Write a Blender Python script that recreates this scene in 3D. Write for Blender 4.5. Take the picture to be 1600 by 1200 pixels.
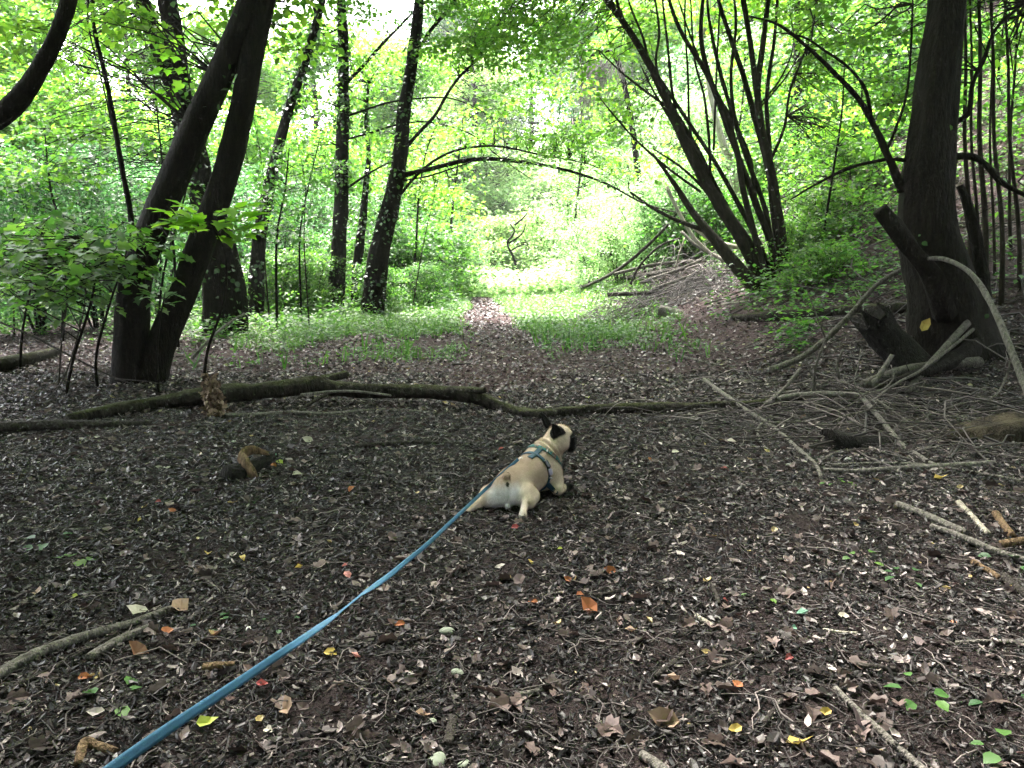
import bpy, math, random
import numpy as np
from mathutils import Vector, Matrix
from mathutils.bvhtree import BVHTree

for _o in list(bpy.data.objects):
    bpy.data.objects.remove(_o, do_unlink=True)
SC = bpy.context.scene
COL = SC.collection
R = math.radians

# ------------------------------------------------------------------ camera
CAM_H, PITCH, FPX = 1.45, R(9.4), 1209.0
cam = bpy.data.cameras.new("camera")
cam.sensor_width = 36.0
cam.lens = 36.0 * FPX / 1600.0
cam.clip_start = 0.05
cam.clip_end = 600.0
camo = bpy.data.objects.new("camera", cam)
COL.objects.link(camo)
camo.location = (0, 0, CAM_H)
camo.rotation_euler = (R(90) - PITCH, 0, 0)
SC.camera = camo

# ------------------------------------------------------------------ light
SUN_EL, SUN_AZ = R(60), R(-22)          # azimuth from +Y towards +X
world = bpy.data.worlds.new("World")
SC.world = world
world.use_nodes = True
wn = world.node_tree
for n in list(wn.nodes):
    wn.nodes.remove(n)
w_out = wn.nodes.new("ShaderNodeOutputWorld")
w_bg = wn.nodes.new("ShaderNodeBackground")
w_sky = wn.nodes.new("ShaderNodeTexSky")
w_sky.sky_type = 'NISHITA'
w_sky.sun_disc = False
w_sky.sun_elevation = SUN_EL
w_sky.sun_rotation = SUN_AZ
w_sky.dust_density = 4.0
w_sky.air_density = 1.0
w_bg.inputs[1].default_value = 0.15
w_hs = wn.nodes.new('ShaderNodeHueSaturation')      # thin bright cloud: far less blue than a clear sky
w_hs.inputs['Saturation'].default_value = 0.35
w_hs.inputs['Value'].default_value = 1.0
wn.links.new(w_sky.outputs[0], w_hs.inputs['Color'])
wn.links.new(w_hs.outputs[0], w_bg.inputs[0])
wn.links.new(w_bg.outputs[0], w_out.inputs[0])
sun = bpy.data.lights.new("sun", 'SUN')
sun.energy = 2.5
sun.angle = R(22)
sun.color = (1.0, 0.95, 0.86)
suno = bpy.data.objects.new("sun", sun)
COL.objects.link(suno)
sd = Vector((math.sin(SUN_AZ) * math.cos(SUN_EL), math.cos(SUN_AZ) * math.cos(SUN_EL), math.sin(SUN_EL)))
suno.rotation_euler = sd.to_track_quat('Z', 'Y').to_euler()
suno.location = sd * 60
SC.view_settings.view_transform = 'Standard'
SC.view_settings.look = 'None'
SC.view_settings.gamma = 1.0
SC.view_settings.exposure = 4.0
SC.cycles.max_bounces = 6
SC.cycles.volume_bounces = 0
SC.cycles.diffuse_bounces = 4
SC.cycles.glossy_bounces = 2
SC.cycles.transmission_bounces = 5
SC.cycles.transparent_max_bounces = 4
SC.cycles.caustics_reflective = False
SC.cycles.caustics_refractive = False
SC.cycles.sample_clamp_indirect = 6.0

# ------------------------------------------------------------------ numeric helpers
def rng_(s):
    return np.random.default_rng(s)

def vnoise(x, y, seed=0):
    x = np.asarray(x, float); y = np.asarray(y, float)
    xi = np.floor(x).astype(np.int64); yi = np.floor(y).astype(np.int64)
    fx = x - xi; fy = y - yi
    fx = fx * fx * (3 - 2 * fx); fy = fy * fy * (3 - 2 * fy)
    def h(a, b):
        n = (a * 374761393 + b * 668265263 + seed * 1442695041) & 0xffffffff
        n = ((n ^ (n >> 13)) * 1274126177) & 0xffffffff
        n = (n ^ (n >> 16)) & 0xffff
        return n / 65535.0
    a = h(xi, yi); b = h(xi + 1, yi); c = h(xi, yi + 1); d = h(xi + 1, yi + 1)
    return (a * (1 - fx) + b * fx) * (1 - fy) + (c * (1 - fx) + d * fx) * fy

def fbm(x, y, seed=0, o=4):
    s = 0; a = 0.5
    for i in range(o):
        s = s + a * vnoise(x * 2 ** i, y * 2 ** i, seed + i); a *= 0.5
    return s

def sstep(a, b, x):
    t = np.clip((np.asarray(x, float) - a) / (b - a), 0, 1)
    return t * t * (3 - 2 * t)

def path_x(y):
    return np.interp(y, [0, 8, 12, 16, 22, 30, 60], [-0.05, -0.1, -0.25, -0.5, -0.85, -1.2, -3])

def H(x, y):
    x = np.asarray(x, float); y = np.asarray(y, float)
    s = np.maximum(x - 2.0 + 0.13 * np.clip(y - 12, 0, 8), 0)
    bank = (0.23 * s * sstep(0, 1.6, s) + 0.052 * s * s) * sstep(4.5, 15, y)
    bank = 14 * np.tanh(bank / 14)
    l = np.maximum(-x - 9, 0)
    left = 0.06 * l * sstep(10, 24, y)
    far = 0.16 * np.maximum(y - 40, 0) * sstep(40, 60, y)
    dip = -0.35 * sstep(27, 33, y) * (1 - sstep(2, 9, np.abs(x + 1)))
    return bank + left + far + dip + 0.10 * (fbm(x * 0.35, y * 0.35, 3, 3) - 0.45) * sstep(2, 9, y) + 0.02 * (fbm(x * 2.1, y * 2.1, 9, 3) - 0.45)

def h1(x, y):
    return float(H(np.array([x]), np.array([y]))[0])

CP, SP = math.cos(PITCH), math.sin(PITCH)
def ray(px, py):
    a = (px - 800) / FPX; b = -(py - 600) / FPX
    return np.array([a, CP + b * SP, -SP + b * CP])

def at(px, py, Y):
    Y = float(Y)
    d = ray(px, py)
    return np.array([0, 0, CAM_H]) + d * (Y / d[1])

def gnd(px, py, lift=0.0):
    d = ray(px, py); o = np.array([0, 0, CAM_H])
    ts = np.concatenate([np.linspace(1, 12, 1101), np.linspace(12.02, 70, 1500)])
    P = o[None] + d[None] * ts[:, None]
    below = P[:, 2] < H(P[:, 0], P[:, 1]) + lift
    i = int(np.argmax(below)) if below.any() else len(ts) - 1
    return P[i]

def pts(seq, r0=0.0):
    out = []
    for p in seq:
        out.append(gnd(p[0], p[1], r0) if len(p) == 2 else at(*p))
    return np.array(out)

def catmull(P, n=6):
    P = np.asarray(P, float)
    if len(P) < 3:
        t = np.linspace(0, 1, n + 1)[:, None]
        return P[0] * (1 - t) + P[1] * t
    Q = np.vstack([2 * P[0] - P[1], P, 2 * P[-1] - P[-2]])
    out = []
    for i in range(1, len(Q) - 2):
        t = np.linspace(0, 1, n, endpoint=False)[:, None]
        a, b, c, d = Q[i - 1], Q[i], Q[i + 1], Q[i + 2]
        out.append(0.5 * ((2 * b) + (-a + c) * t + (2 * a - 5 * b + 4 * c - d) * t ** 2 + (-a + 3 * b - 3 * c + d) * t ** 3))
    out.append(P[-1:])
    return np.vstack(out)

def nrm(v):
    return v / np.maximum(np.linalg.norm(v, axis=-1, keepdims=True), 1e-9)

# ------------------------------------------------------------------ mesh builder
class MB:
    def __init__(self):
        self.V = []; self.F = []; self.M = []; self.n = 0
    def add(self, V, F, mat=0):
        V = np.asarray(V, float); F = np.asarray(F, np.int64)
        self.V.append(V); self.F.append(F + self.n)
        self.M.append(np.full(len(F), mat)); self.n += len(V)
    def tube(self, P, r, seg=8, rough=0.0, mat=0, n=6, cap=True, seed=0, flat=1.0, jag=0.0, smooth=True):
        P = np.asarray(P, float)
        m = len(P)
        Q = catmull(P, n) if smooth and m > 1 else P
        rr = np.interp(np.linspace(0, 1, len(Q)), np.linspace(0, 1, m if np.ndim(r) else 2), r if np.ndim(r) else [r, r]) if (np.ndim(r) == 0 or len(r) == m) else np.interp(np.linspace(0, 1, len(Q)), np.linspace(0, 1, len(r)), r)
        T = nrm(np.gradient(Q, axis=0))
        u = np.cross(T[0], [0.31, 0.77, 0.55]); u /= np.linalg.norm(u)
        U = []
        for t in T:
            u = u - t * np.dot(u, t); u /= np.linalg.norm(u); U.append(u.copy())
        U = np.array(U); W = np.cross(T, U)
        a = np.linspace(0, 2 * math.pi, seg, endpoint=False)
        L = np.concatenate([[0], np.cumsum(np.linalg.norm(np.diff(Q, axis=0), axis=1))])
        rad = np.repeat(rr[:, None], seg, 1)
        if rough > 0:
            s = rr.mean() * 1.6 + 1e-6
            kx = np.cos(a)[None] * 1.3 + 7; ky = np.sin(a)[None] * 1.3
            nz = vnoise(kx * 1.7 + 0 * L[:, None] + seed, ky * 1.7 + L[:, None] / (s * 2.5), 5 + seed) - 0.5
            nz2 = vnoise(kx * 5 + seed, ky * 5 + L[:, None] / s * 1.3, 11 + seed) - 0.5
            rad = rad * (1 + rough * 1.3 * nz + rough * 0.7 * nz2)
        V = Q[:, None] + rad[..., None] * (np.cos(a)[None, :, None] * U[:, None] + flat * np.sin(a)[None, :, None] * W[:, None])
        if jag > 0:
            g = rng_(seed + 77)
            V[-1] += T[-1] * (g.random((seg, 1)) - 0.3) * jag * rr[-1] * 2
        k = len(Q)
        V = V.reshape(-1, 3)
        i = np.arange(k - 1)[:, None] * seg; j = np.arange(seg)[None]; j2 = (j + 1) % seg
        F = np.stack([i + j, i + j2, i + seg + j2, i + seg + j], -1).reshape(-1, 4)
        base = self.n
        self.add(V, F, mat)
        if cap:
            for ring, c, fl in ((0, Q[0], True), (k - 1, Q[-1] - (T[-1] * jag * rr[-1] if jag else 0), False)):
                cb = self.n
                idx = base + ring * seg + np.arange(seg)
                tri = np.stack([idx, np.roll(idx, -1), np.full(seg, cb)], -1)
                if fl:
                    tri = tri[:, ::-1]
                self.V.append(c[None]); self.n += 1
                self.F.append(tri); self.M.append(np.full(seg, mat))
        return Q, rr
    def leaves(self, P, fwd, up, size, shape='far', mat=0, fold=0.25, width=None):
        P = np.asarray(P, float); n = len(P)
        if n == 0:
            return
        f = nrm(np.asarray(fwd, float)); s = nrm(np.cross(f, np.asarray(up, float))); u = np.cross(s, f)
        size = np.broadcast_to(np.asarray(size, float), (n,))[:, None, None]
        tpl, faces = LEAF[shape]
        if width is not None:
            tpl = tpl * np.array([1, width, 1])
        k = len(tpl)
        V = P[:, None] + size * (tpl[None, :, 0:1] * f[:, None] + tpl[None, :, 1:2] * s[:, None] + (tpl[None, :, 2:3] * fold / 0.25) * u[:, None])
        V = V.reshape(-1, 3)
        off = np.arange(n) * k
        for Fq in faces:
            Fq = np.asarray(Fq)
            F = (off[:, None, None] + Fq[None]).reshape(-1, Fq.shape[1])
            self.F.append(F + self.n); self.M.append(np.full(len(F), mat))
        self.V.append(V); self.n += len(V)
    def mesh(self, name, mats, origin=(0, 0, 0), smooth=True):
        me = bpy.data.meshes.new(name)
        V = np.vstack(self.V) - np.asarray(origin, float)
        me.vertices.add(len(V)); me.vertices.foreach_set("co", V.astype(np.float32).ravel())
        loops = np.concatenate([f.ravel() for f in self.F])
        tot = np.concatenate([np.full(len(f), f.shape[1]) for f in self.F])
        start = np.concatenate([[0], np.cumsum(tot)[:-1]])
        me.loops.add(len(loops)); me.loops.foreach_set("vertex_index", loops.astype(np.int32))
        me.polygons.add(len(tot)); me.polygons.foreach_set("loop_start", start.astype(np.int32))
        me.polygons.foreach_set("material_index", np.concatenate(self.M).astype(np.int32))
        me.polygons.foreach_set("use_smooth", np.full(len(tot), smooth))
        for m in (mats if isinstance(mats, (list, tuple)) else [mats]):
            me.materials.append(m)
        me.update(calc_edges=True)
        return me
    def obj(self, name, mats, parent=None, origin=(0, 0, 0), smooth=True):
        o = bpy.data.objects.new(name, self.mesh(name, mats, origin, smooth))
        COL.objects.link(o)
        if parent is not None:
            o.parent = parent
        else:
            o.location = origin
        return o

LEAF = {
    # (forward, side, up)
    'far': (np.array([[0, 0, 0], [0.45, 0.33, 0.09], [1, 0, 0.0], [0.45, -0.33, 0.09]]), [[[0, 1, 2], [0, 2, 3]]]),
    'mid': (np.array([[0, 0, 0], [0.22, 0.27, 0.10], [0.6, 0.30, 0.10], [1, 0, -0.06], [0.6, -0.30, 0.10], [0.22, -0.27, 0.10], [0.5, 0, 0.02]]),
            [[[0, 6, 2, 1], [0, 5, 4, 6]], [[6, 3, 2], [6, 4, 3]]]),
    'lobed': (np.array([[0, 0, 0], [-0.05, 0.22, 0.05], [0.12, 0.42, 0.08], [0.34, 0.28, 0.06], [0.55, 0.44, 0.08], [0.66, 0.2, 0.04], [1, 0, -0.08],
                        [0.66, -0.2, 0.04], [0.55, -0.44, 0.08], [0.34, -0.28, 0.06], [0.12, -0.42, 0.08], [-0.05, -0.22, 0.05], [0.45, 0, 0.0]]),
              [[[0, 12, 3], [0, 3, 1], [1, 3, 2], [12, 5, 3], [3, 5, 4], [12, 6, 5], [0, 9, 12], [0, 11, 9], [11, 10, 9], [12, 9, 7], [9, 8, 7], [12, 7, 6]]]),
    'curl': (np.array([[0, 0, 0.05], [0.2, 0.26, 0.14], [0.62, 0.28, 0.2], [1, 0.03, 0.22], [0.66, -0.24, 0.02], [0.2, -0.3, 0.1], [0.5, 0, 0.0]]),
             [[[0, 6, 1], [1, 6, 2], [6, 3, 2], [0, 5, 6], [5, 4, 6], [6, 4, 3]]]),
    'blade': (np.array([[0, 0.05, 0], [0, -0.05, 0], [0.5, -0.035, 0.08], [0.5, 0.035, 0.08], [1, 0, -0.05]]), [[[0, 1, 2], [0, 2, 3], [3, 2, 4]]]),
}

# ------------------------------------------------------------------ things
def tag(o, label, cat=None, group=None, kind=None):
    o["label"] = label
    if cat: o["category"] = cat
    if group: o["group"] = group
    if kind: o["kind"] = kind
    return o

def empty(name, loc, label, cat, group=None, rz=0.0, sc=1.0):
    o = bpy.data.objects.new(name, None)
    COL.objects.link(o)
    o.empty_display_size = 0.1
    o.location = [float(v) for v in loc]
    o.rotation_euler = (0, 0, rz)
    o.scale = (sc, sc, sc)
    return tag(o, label, cat, group)

def copy_tree(root, loc, rz, sc, label):
    r = root.copy(); COL.objects.link(r)
    r.location = [float(v) for v in loc]; r.rotation_euler = (0, 0, rz); r.scale = (sc, sc, sc)
    r["label"] = label
    for ch in list(root.children):
        c = ch.copy(); COL.objects.link(c); c.parent = r
        for g in ch.children:
            d = g.copy(); COL.objects.link(d); d.parent = c
    return r

# ------------------------------------------------------------------ materials
class NT:
    def __init__(self, name):
        self.m = bpy.data.materials.new(name); self.m.use_nodes = True
        self.t = self.m.node_tree
        for n in list(self.t.nodes): self.t.nodes.remove(n)
        self.out = self.t.nodes.new("ShaderNodeOutputMaterial")
    def n(self, kind, **kw):
        x = self.t.nodes.new(kind)
        for k, v in kw.items():
            if k.startswith('_'): setattr(x, k[1:], v)
        return x
    def l(self, a, b): self.t.links.new(a, b)
    def tex(self, kind, scale, detail=4, vec=None, rough=0.6):
        x = self.t.nodes.new(kind)
        x.inputs['Scale'].default_value = scale
        if 'Detail' in x.inputs: x.inputs['Detail'].default_value = detail
        if 'Roughness' in x.inputs: x.inputs['Roughness'].default_value = rough
        if vec is not None: self.l(vec, x.inputs['Vector'])
        return x
    def ramp(self, fac, stops, interp='LINEAR'):
        x = self.t.nodes.new("ShaderNodeValToRGB"); e = x.color_ramp; e.interpolation = interp
        while len(e.elements) > 1: e.elements.remove(e.elements[-1])
        e.elements[0].position = stops[0][0]; e.elements[0].color = (*stops[0][1], 1)
        for p, c in stops[1:]:
            q = e.elements.new(p); q.color = (*c, 1)
        self.l(fac, x.inputs[0]); return x
    def mix(self, fac, a, b, mode='MIX'):
        x = self.t.nodes.new("ShaderNodeMix"); x.data_type = 'RGBA'; x.blend_type = mode
        for i, v in ((0, fac), (6, a), (7, b)):
            if hasattr(v, 'is_output') or hasattr(v, 'links'): self.l(v, x.inputs[i])
            elif i == 0: x.inputs[0].default_value = v
            else: x.inputs[i].default_value = (*v, 1)
        return x.outputs[2]
    def bump(self, h, strength=0.5, dist=0.02):
        b = self.t.nodes.new("ShaderNodeBump"); b.inputs['Strength'].default_value = strength
        b.inputs['Distance'].default_value = dist; self.l(h, b.inputs['Height']); return b.outputs[0]
    def pbsdf(self, col, rough=0.8, spec=0.3, normal=None):
        p = self.t.nodes.new("ShaderNodeBsdfPrincipled")
        if hasattr(col, 'links'): self.l(col, p.inputs['Base Color'])
        else: p.inputs['Base Color'].default_value = (*col, 1)
        p.inputs['Roughness'].default_value = rough
        p.inputs['Specular IOR Level'].default_value = spec
        if normal is not None: self.l(normal, p.inputs['Normal'])
        return p
    def done(self, sh):
        self.l(sh, self.out.inputs[0]); return self.m

def mat_leaf(name, stops, trans, tfac=0.45, rough=0.5, spec=0.35):
    t = NT(name)
    g = t.n("ShaderNodeNewGeometry")
    oi = t.n("ShaderNodeObjectInfo")
    c = t.ramp(g.outputs['Random Per Island'], stops).outputs[0]
    c2 = t.mix(0.55, c, t.ramp(oi.outputs['Random'], [(0, (0.75, 0.9, 0.8)), (0.5, (1, 1, 1)), (1, (1.25, 1.1, 0.7))]).outputs[0], 'MULTIPLY')
    p = t.pbsdf(c2, rough, spec)
    tr = t.n("ShaderNodeBsdfTranslucent")
    tc = t.mix(1.0, c2, trans, 'MULTIPLY')
    t.l(tc, tr.inputs[0])
    mx = t.n("ShaderNodeMixShader"); mx.inputs[0].default_value = tfac
    t.l(p.outputs[0], mx.inputs[1]); t.l(tr.outputs[0], mx.inputs[2])
    return t.done(mx.outputs[0])

def mat_bark(name, lo, hi, moss=0.0, pale=None, scale=9.0, lich=0.0):
    t = NT(name)
    tc = t.n("ShaderNodeTexCoord")
    mp = t.n("ShaderNodeMapping"); mp.inputs['Scale'].default_value = (1, 1, 0.28); t.l(tc.outputs['Object'], mp.inputs[0])
    n1 = t.tex("ShaderNodeTexNoise", scale * 2, 6, mp.outputs[0], 0.7)
    n2 = t.tex("ShaderNodeTexNoise", scale * 0.35, 3, tc.outputs['Object'])
    v = t.tex("ShaderNodeTexVoronoi", scale * 3, vec=mp.outputs[0])
    c = t.ramp(n1.outputs[0], [(0.3, lo), (0.62, hi)]).outputs[0]
    if pale is not None:
        c = t.mix(t.ramp(n2.outputs[0], [(0.5, (0, 0, 0)), (0.62, (1, 1, 1))]).outputs[0], c, pale)
    if lich > 0:
        n4 = t.tex("ShaderNodeTexNoise", scale * 1.1, 5, tc.outputs['Object'], 0.75)
        f4 = t.ramp(n4.outputs[0], [(0.6, (0, 0, 0)), (0.66, (lich,) * 3)]).outputs[0]
        c = t.mix(f4, c, (0.16, 0.17, 0.13))
    if moss > 0:
        g = t.n("ShaderNodeNewGeometry"); sx = t.n("ShaderNodeSeparateXYZ"); t.l(g.outputs['Normal'], sx.inputs[0])
        n3 = t.tex("ShaderNodeTexNoise", 5, 4, tc.outputs['Object'])
        a = t.n("ShaderNodeMath", _operation='MULTIPLY'); t.l(sx.outputs[2], a.inputs[0]); t.l(n3.outputs[0], a.inputs[1])
        f = t.ramp(a.outputs[0], [(0.30, (0, 0, 0)), (0.46, (moss,) * 3)]).outputs[0]
        c = t.mix(f, c, (0.075, 0.085, 0.02))
    ad = t.n("ShaderNodeMath", _operation='ADD'); t.l(n1.outputs[0], ad.inputs[0]); t.l(v.outputs[0], ad.inputs[1])
    nb = t.bump(ad.outputs[0], 0.8, 0.02)
    return t.done(t.pbsdf(c, 0.9, 0.12, nb).outputs[0])

M = {}
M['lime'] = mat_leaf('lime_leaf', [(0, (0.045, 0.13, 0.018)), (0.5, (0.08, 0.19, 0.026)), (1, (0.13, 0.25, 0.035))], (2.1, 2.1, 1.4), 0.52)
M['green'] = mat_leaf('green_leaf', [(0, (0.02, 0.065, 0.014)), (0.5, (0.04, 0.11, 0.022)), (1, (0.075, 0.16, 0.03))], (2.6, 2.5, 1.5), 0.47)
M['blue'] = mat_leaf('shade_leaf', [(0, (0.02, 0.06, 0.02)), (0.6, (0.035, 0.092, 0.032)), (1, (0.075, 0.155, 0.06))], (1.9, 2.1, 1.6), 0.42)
M['bright'] = mat_leaf('brightened_lime_leaf', [(0, (0.12, 0.28, 0.02)), (0.6, (0.17, 0.36, 0.03)), (1, (0.24, 0.42, 0.05))], (1.7, 1.7, 1.2), 0.55)  # lime leaf with a brighter colour to offset the shade on the sprigs
M['palegreen'] = mat_leaf('pale_painted_sun_leaf', [(0, (0.10, 0.20, 0.06)), (0.5, (0.17, 0.30, 0.11)), (1, (0.30, 0.42, 0.22))], (1.6, 1.6, 1.5), 0.5)  # overexposed sunlight of the clearing painted in as a paler leaf colour
M['ivy'] = mat_leaf('ivy_leaf', [(0, (0.012, 0.035, 0.008)), (0.7, (0.025, 0.07, 0.015)), (1, (0.07, 0.16, 0.03))], (2.0, 2.2, 1.0), 0.3, 0.35, 0.5)
M['herb'] = mat_leaf('herb_leaf', [(0, (0.03, 0.08, 0.02)), (0.5, (0.055, 0.13, 0.03)), (1, (0.10, 0.19, 0.04))], (2.0, 2.0, 1.2), 0.4)
M['bark'] = mat_bark('dark_bark', (0.003, 0.0024, 0.002), (0.013, 0.010, 0.0075), lich=0.07)
M['bark2'] = mat_bark('grey_brown_bark', (0.007, 0.0055, 0.004), (0.028, 0.023, 0.016), 0.2, lich=0.12)
M['moss'] = mat_bark('mossy_bark', (0.007, 0.006, 0.005), (0.038, 0.032, 0.027), 0.32, lich=0.5)
M['stick'] = mat_bark('grey_stick_bark', (0.05, 0.044, 0.039), (0.22, 0.20, 0.18), scale=20)
M['stick_dark'] = mat_bark('brown_stick_bark', (0.014, 0.012, 0.011), (0.065, 0.056, 0.05), scale=20)
M['stick_mid'] = mat_bark('weathered_stick_bark', (0.03, 0.026, 0.023), (0.15, 0.135, 0.12), scale=20)
M['pale'] = mat_bark('bare_pale_wood', (0.2, 0.17, 0.14), (0.42, 0.38, 0.32), scale=14)
M['tan'] = mat_bark('rotten_tan_wood', (0.035, 0.022, 0.014), (0.24, 0.16, 0.095), scale=26)
M['decay'] = mat_bark('decayed_bark', (0.012, 0.010, 0.008), (0.05, 0.04, 0.03), pale=(.07, .055, .038), scale=12)
M['char'] = mat_bark('blackened_wood', (0.006, 0.005, 0.005), (0.02, 0.018, 0.016), scale=16)

def earth(c):
    return (c[0] * 1.02, c[1] * 0.93, c[2] * 0.99)

def mat_island(name, stops, rough=0.85, spec=0.25, tfac=0.0, noise=0.0):
    stops = [(p_, earth(c_)) for p_, c_ in stops]
    t = NT(name)
    g = t.n("ShaderNodeNewGeometry")
    c = t.ramp(g.outputs['Random Per Island'], stops, 'CONSTANT' if len(stops) > 5 else 'LINEAR').outputs[0]
    if noise:
        tc = t.n("ShaderNodeTexCoord")
        nz = t.tex("ShaderNodeTexNoise", 60, 3, tc.outputs['Object'])
        c = t.mix(noise, c, t.ramp(nz.outputs[0], [(0.3, (0.3, 0.3, 0.3)), (0.7, (1.4, 1.4, 1.4))]).outputs[0], 'MULTIPLY')
    p = t.pbsdf(c, rough, spec)
    if tfac:
        tr = t.n("ShaderNodeBsdfTranslucent"); t.l(c, tr.inputs[0])
        mx = t.n("ShaderNodeMixShader"); mx.inputs[0].default_value = tfac
        t.l(p.outputs[0], mx.inputs[1]); t.l(tr.outputs[0], mx.inputs[2])
        return t.done(mx.outputs[0])
    return t.done(p.outputs[0])

M['chips'] = mat_island('bark_chip', [(0, (0.004, 0.0036, 0.0034)), (0.3, (0.010, 0.009, 0.0086)), (0.52, (0.022, 0.020, 0.019)), (0.7, (0.045, 0.041, 0.039)), (0.86, (0.10, 0.09, 0.085)), (0.945, (0.28, 0.255, 0.235))], 0.5, 0.25, noise=0.5)
M['litter'] = mat_island('dead_leaf', [(0, (0.02, 0.016, 0.015)), (0.3, (0.05, 0.038, 0.034)), (0.5, (0.085, 0.064, 0.056)), (0.74, (0.15, 0.122, 0.11)), (0.88, (0.28, 0.25, 0.23)), (0.93, (0.10, 0.06, 0.052)), (0.96, (0.30, 0.24, 0.09)), (0.975, (0.45, 0.42, 0.38))], 0.45, 0.5, 0.12, 0.4)
M['farlitter'] = mat_island('woodland_litter', [(0, (0.015, 0.011, 0.010)), (0.35, (0.04, 0.03, 0.028)), (0.58, (0.095, 0.072, 0.065)), (0.76, (0.18, 0.145, 0.133)), (0.9, (0.34, 0.30, 0.27)), (0.975, (0.20, 0.20, 0.09))], 0.5, 0.5, 0.15, 0.3)
M['twig'] = mat_island('twig_bark', [(0, (0.012, 0.010, 0.009)), (0.5, (0.028, 0.024, 0.021)), (0.8, (0.07, 0.062, 0.056)), (1, (0.19, 0.17, 0.155))], 0.7, 0.35)

def mat_plain(name, col, rough=0.6, spec=0.4, noise=0.35, scale=40, metal=0.0, dark=0.5, tfac=0):
    t = NT(name)
    tc = t.n("ShaderNodeTexCoord")
    nz = t.tex("ShaderNodeTexNoise", scale, 5, tc.outputs['Object'])
    c = t.mix(t.ramp(nz.outputs[0], [(0.35, (0, 0, 0)), (0.7, (noise,) * 3)]).outputs[0], col, tuple(v * dark for v in col))
    p = t.pbsdf(c, rough, spec, t.bump(nz.outputs[0], 0.3, 0.003)); p.inputs['Metallic'].default_value = metal
    if tfac:
        tr = t.n("ShaderNodeBsdfTranslucent"); t.l(c, tr.inputs[0])
        mx = t.n("ShaderNodeMixShader"); mx.inputs[0].default_value = tfac
        t.l(p.outputs[0], mx.inputs[1]); t.l(tr.outputs[0], mx.inputs[2])
        return t.done(mx.outputs[0])
    return t.done(p.outputs[0])

def mat_ground(name, reddish=0.0):
    t = NT(name)
    tc = t.n("ShaderNodeTexCoord"); P = tc.outputs['Object']
    n1 = t.tex("ShaderNodeTexNoise", 2.2, 8, P, 0.7)
    n2 = t.tex("ShaderNodeTexNoise", 38, 8, P, 0.75)
    v = t.tex("ShaderNodeTexVoronoi", 55, vec=P); v.inputs['Randomness'].default_value = 1.0
    v2 = t.tex("ShaderNodeTexVoronoi", 16, vec=P)
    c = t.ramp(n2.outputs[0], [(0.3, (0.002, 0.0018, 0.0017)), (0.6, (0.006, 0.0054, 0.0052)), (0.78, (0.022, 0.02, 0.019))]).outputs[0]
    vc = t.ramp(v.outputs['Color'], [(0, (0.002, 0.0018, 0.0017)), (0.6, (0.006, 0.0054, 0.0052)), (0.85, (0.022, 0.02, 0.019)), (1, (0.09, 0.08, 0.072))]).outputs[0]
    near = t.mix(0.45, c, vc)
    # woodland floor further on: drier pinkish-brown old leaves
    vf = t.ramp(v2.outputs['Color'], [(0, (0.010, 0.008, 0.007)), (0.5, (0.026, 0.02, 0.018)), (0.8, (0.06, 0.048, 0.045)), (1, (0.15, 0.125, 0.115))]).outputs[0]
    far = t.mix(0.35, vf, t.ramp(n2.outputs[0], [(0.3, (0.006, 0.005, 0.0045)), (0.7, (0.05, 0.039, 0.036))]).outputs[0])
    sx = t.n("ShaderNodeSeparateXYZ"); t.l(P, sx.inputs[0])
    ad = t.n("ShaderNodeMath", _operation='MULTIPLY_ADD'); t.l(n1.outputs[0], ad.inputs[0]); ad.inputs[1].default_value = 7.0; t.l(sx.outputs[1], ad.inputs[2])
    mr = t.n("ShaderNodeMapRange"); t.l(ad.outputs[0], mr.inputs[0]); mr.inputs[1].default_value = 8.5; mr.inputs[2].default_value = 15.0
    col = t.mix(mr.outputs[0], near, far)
    if reddish:
        col = t.mix(0.4, col, (0.05, 0.033, 0.031))
    col = t.mix(1.0, col, (1.05, .91, 1.0), 'MULTIPLY')
    h = t.n("ShaderNodeMath", _operation='ADD'); t.l(n2.outputs[0], h.inputs[0]); t.l(v.outputs['Distance'], h.inputs[1])
    return t.done(t.pbsdf(col, 0.9, 0.03, t.bump(h.outputs[0], 0.9, 0.03)).outputs[0])
M['ground'] = mat_ground('forest_soil')
M['path'] = mat_ground('trodden_soil', 1.0)

#@@SETTING
# ------------------------------------------------------------------ ground and path
def axis(lo, hi, dlo, dhi, step, grow):
    a = list(np.arange(dlo, dhi + 1e-6, step))
    s = step; x = dhi
    while x < hi:
        s *= grow; x += s; a.append(x)
    s = step; x = dlo; b = []
    while x > lo:
        s *= grow; x -= s; b.append(x)
    return np.array(b[::-1] + a)

def grid_mesh(name, X, Y, Z, m, label):
    mb = MB()
    ny, nx = X.shape
    i = np.arange(ny - 1)[:, None] * nx; j = np.arange(nx - 1)[None]
    F = np.stack([i + j, i + j + 1, i + nx + j + 1, i + nx + j], -1).reshape(-1, 4)
    mb.add(np.stack([X, Y, Z], -1).reshape(-1, 3), F)
    o = mb.obj(name, m)
    return tag(o, label, 'ground', kind='structure')

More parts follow.
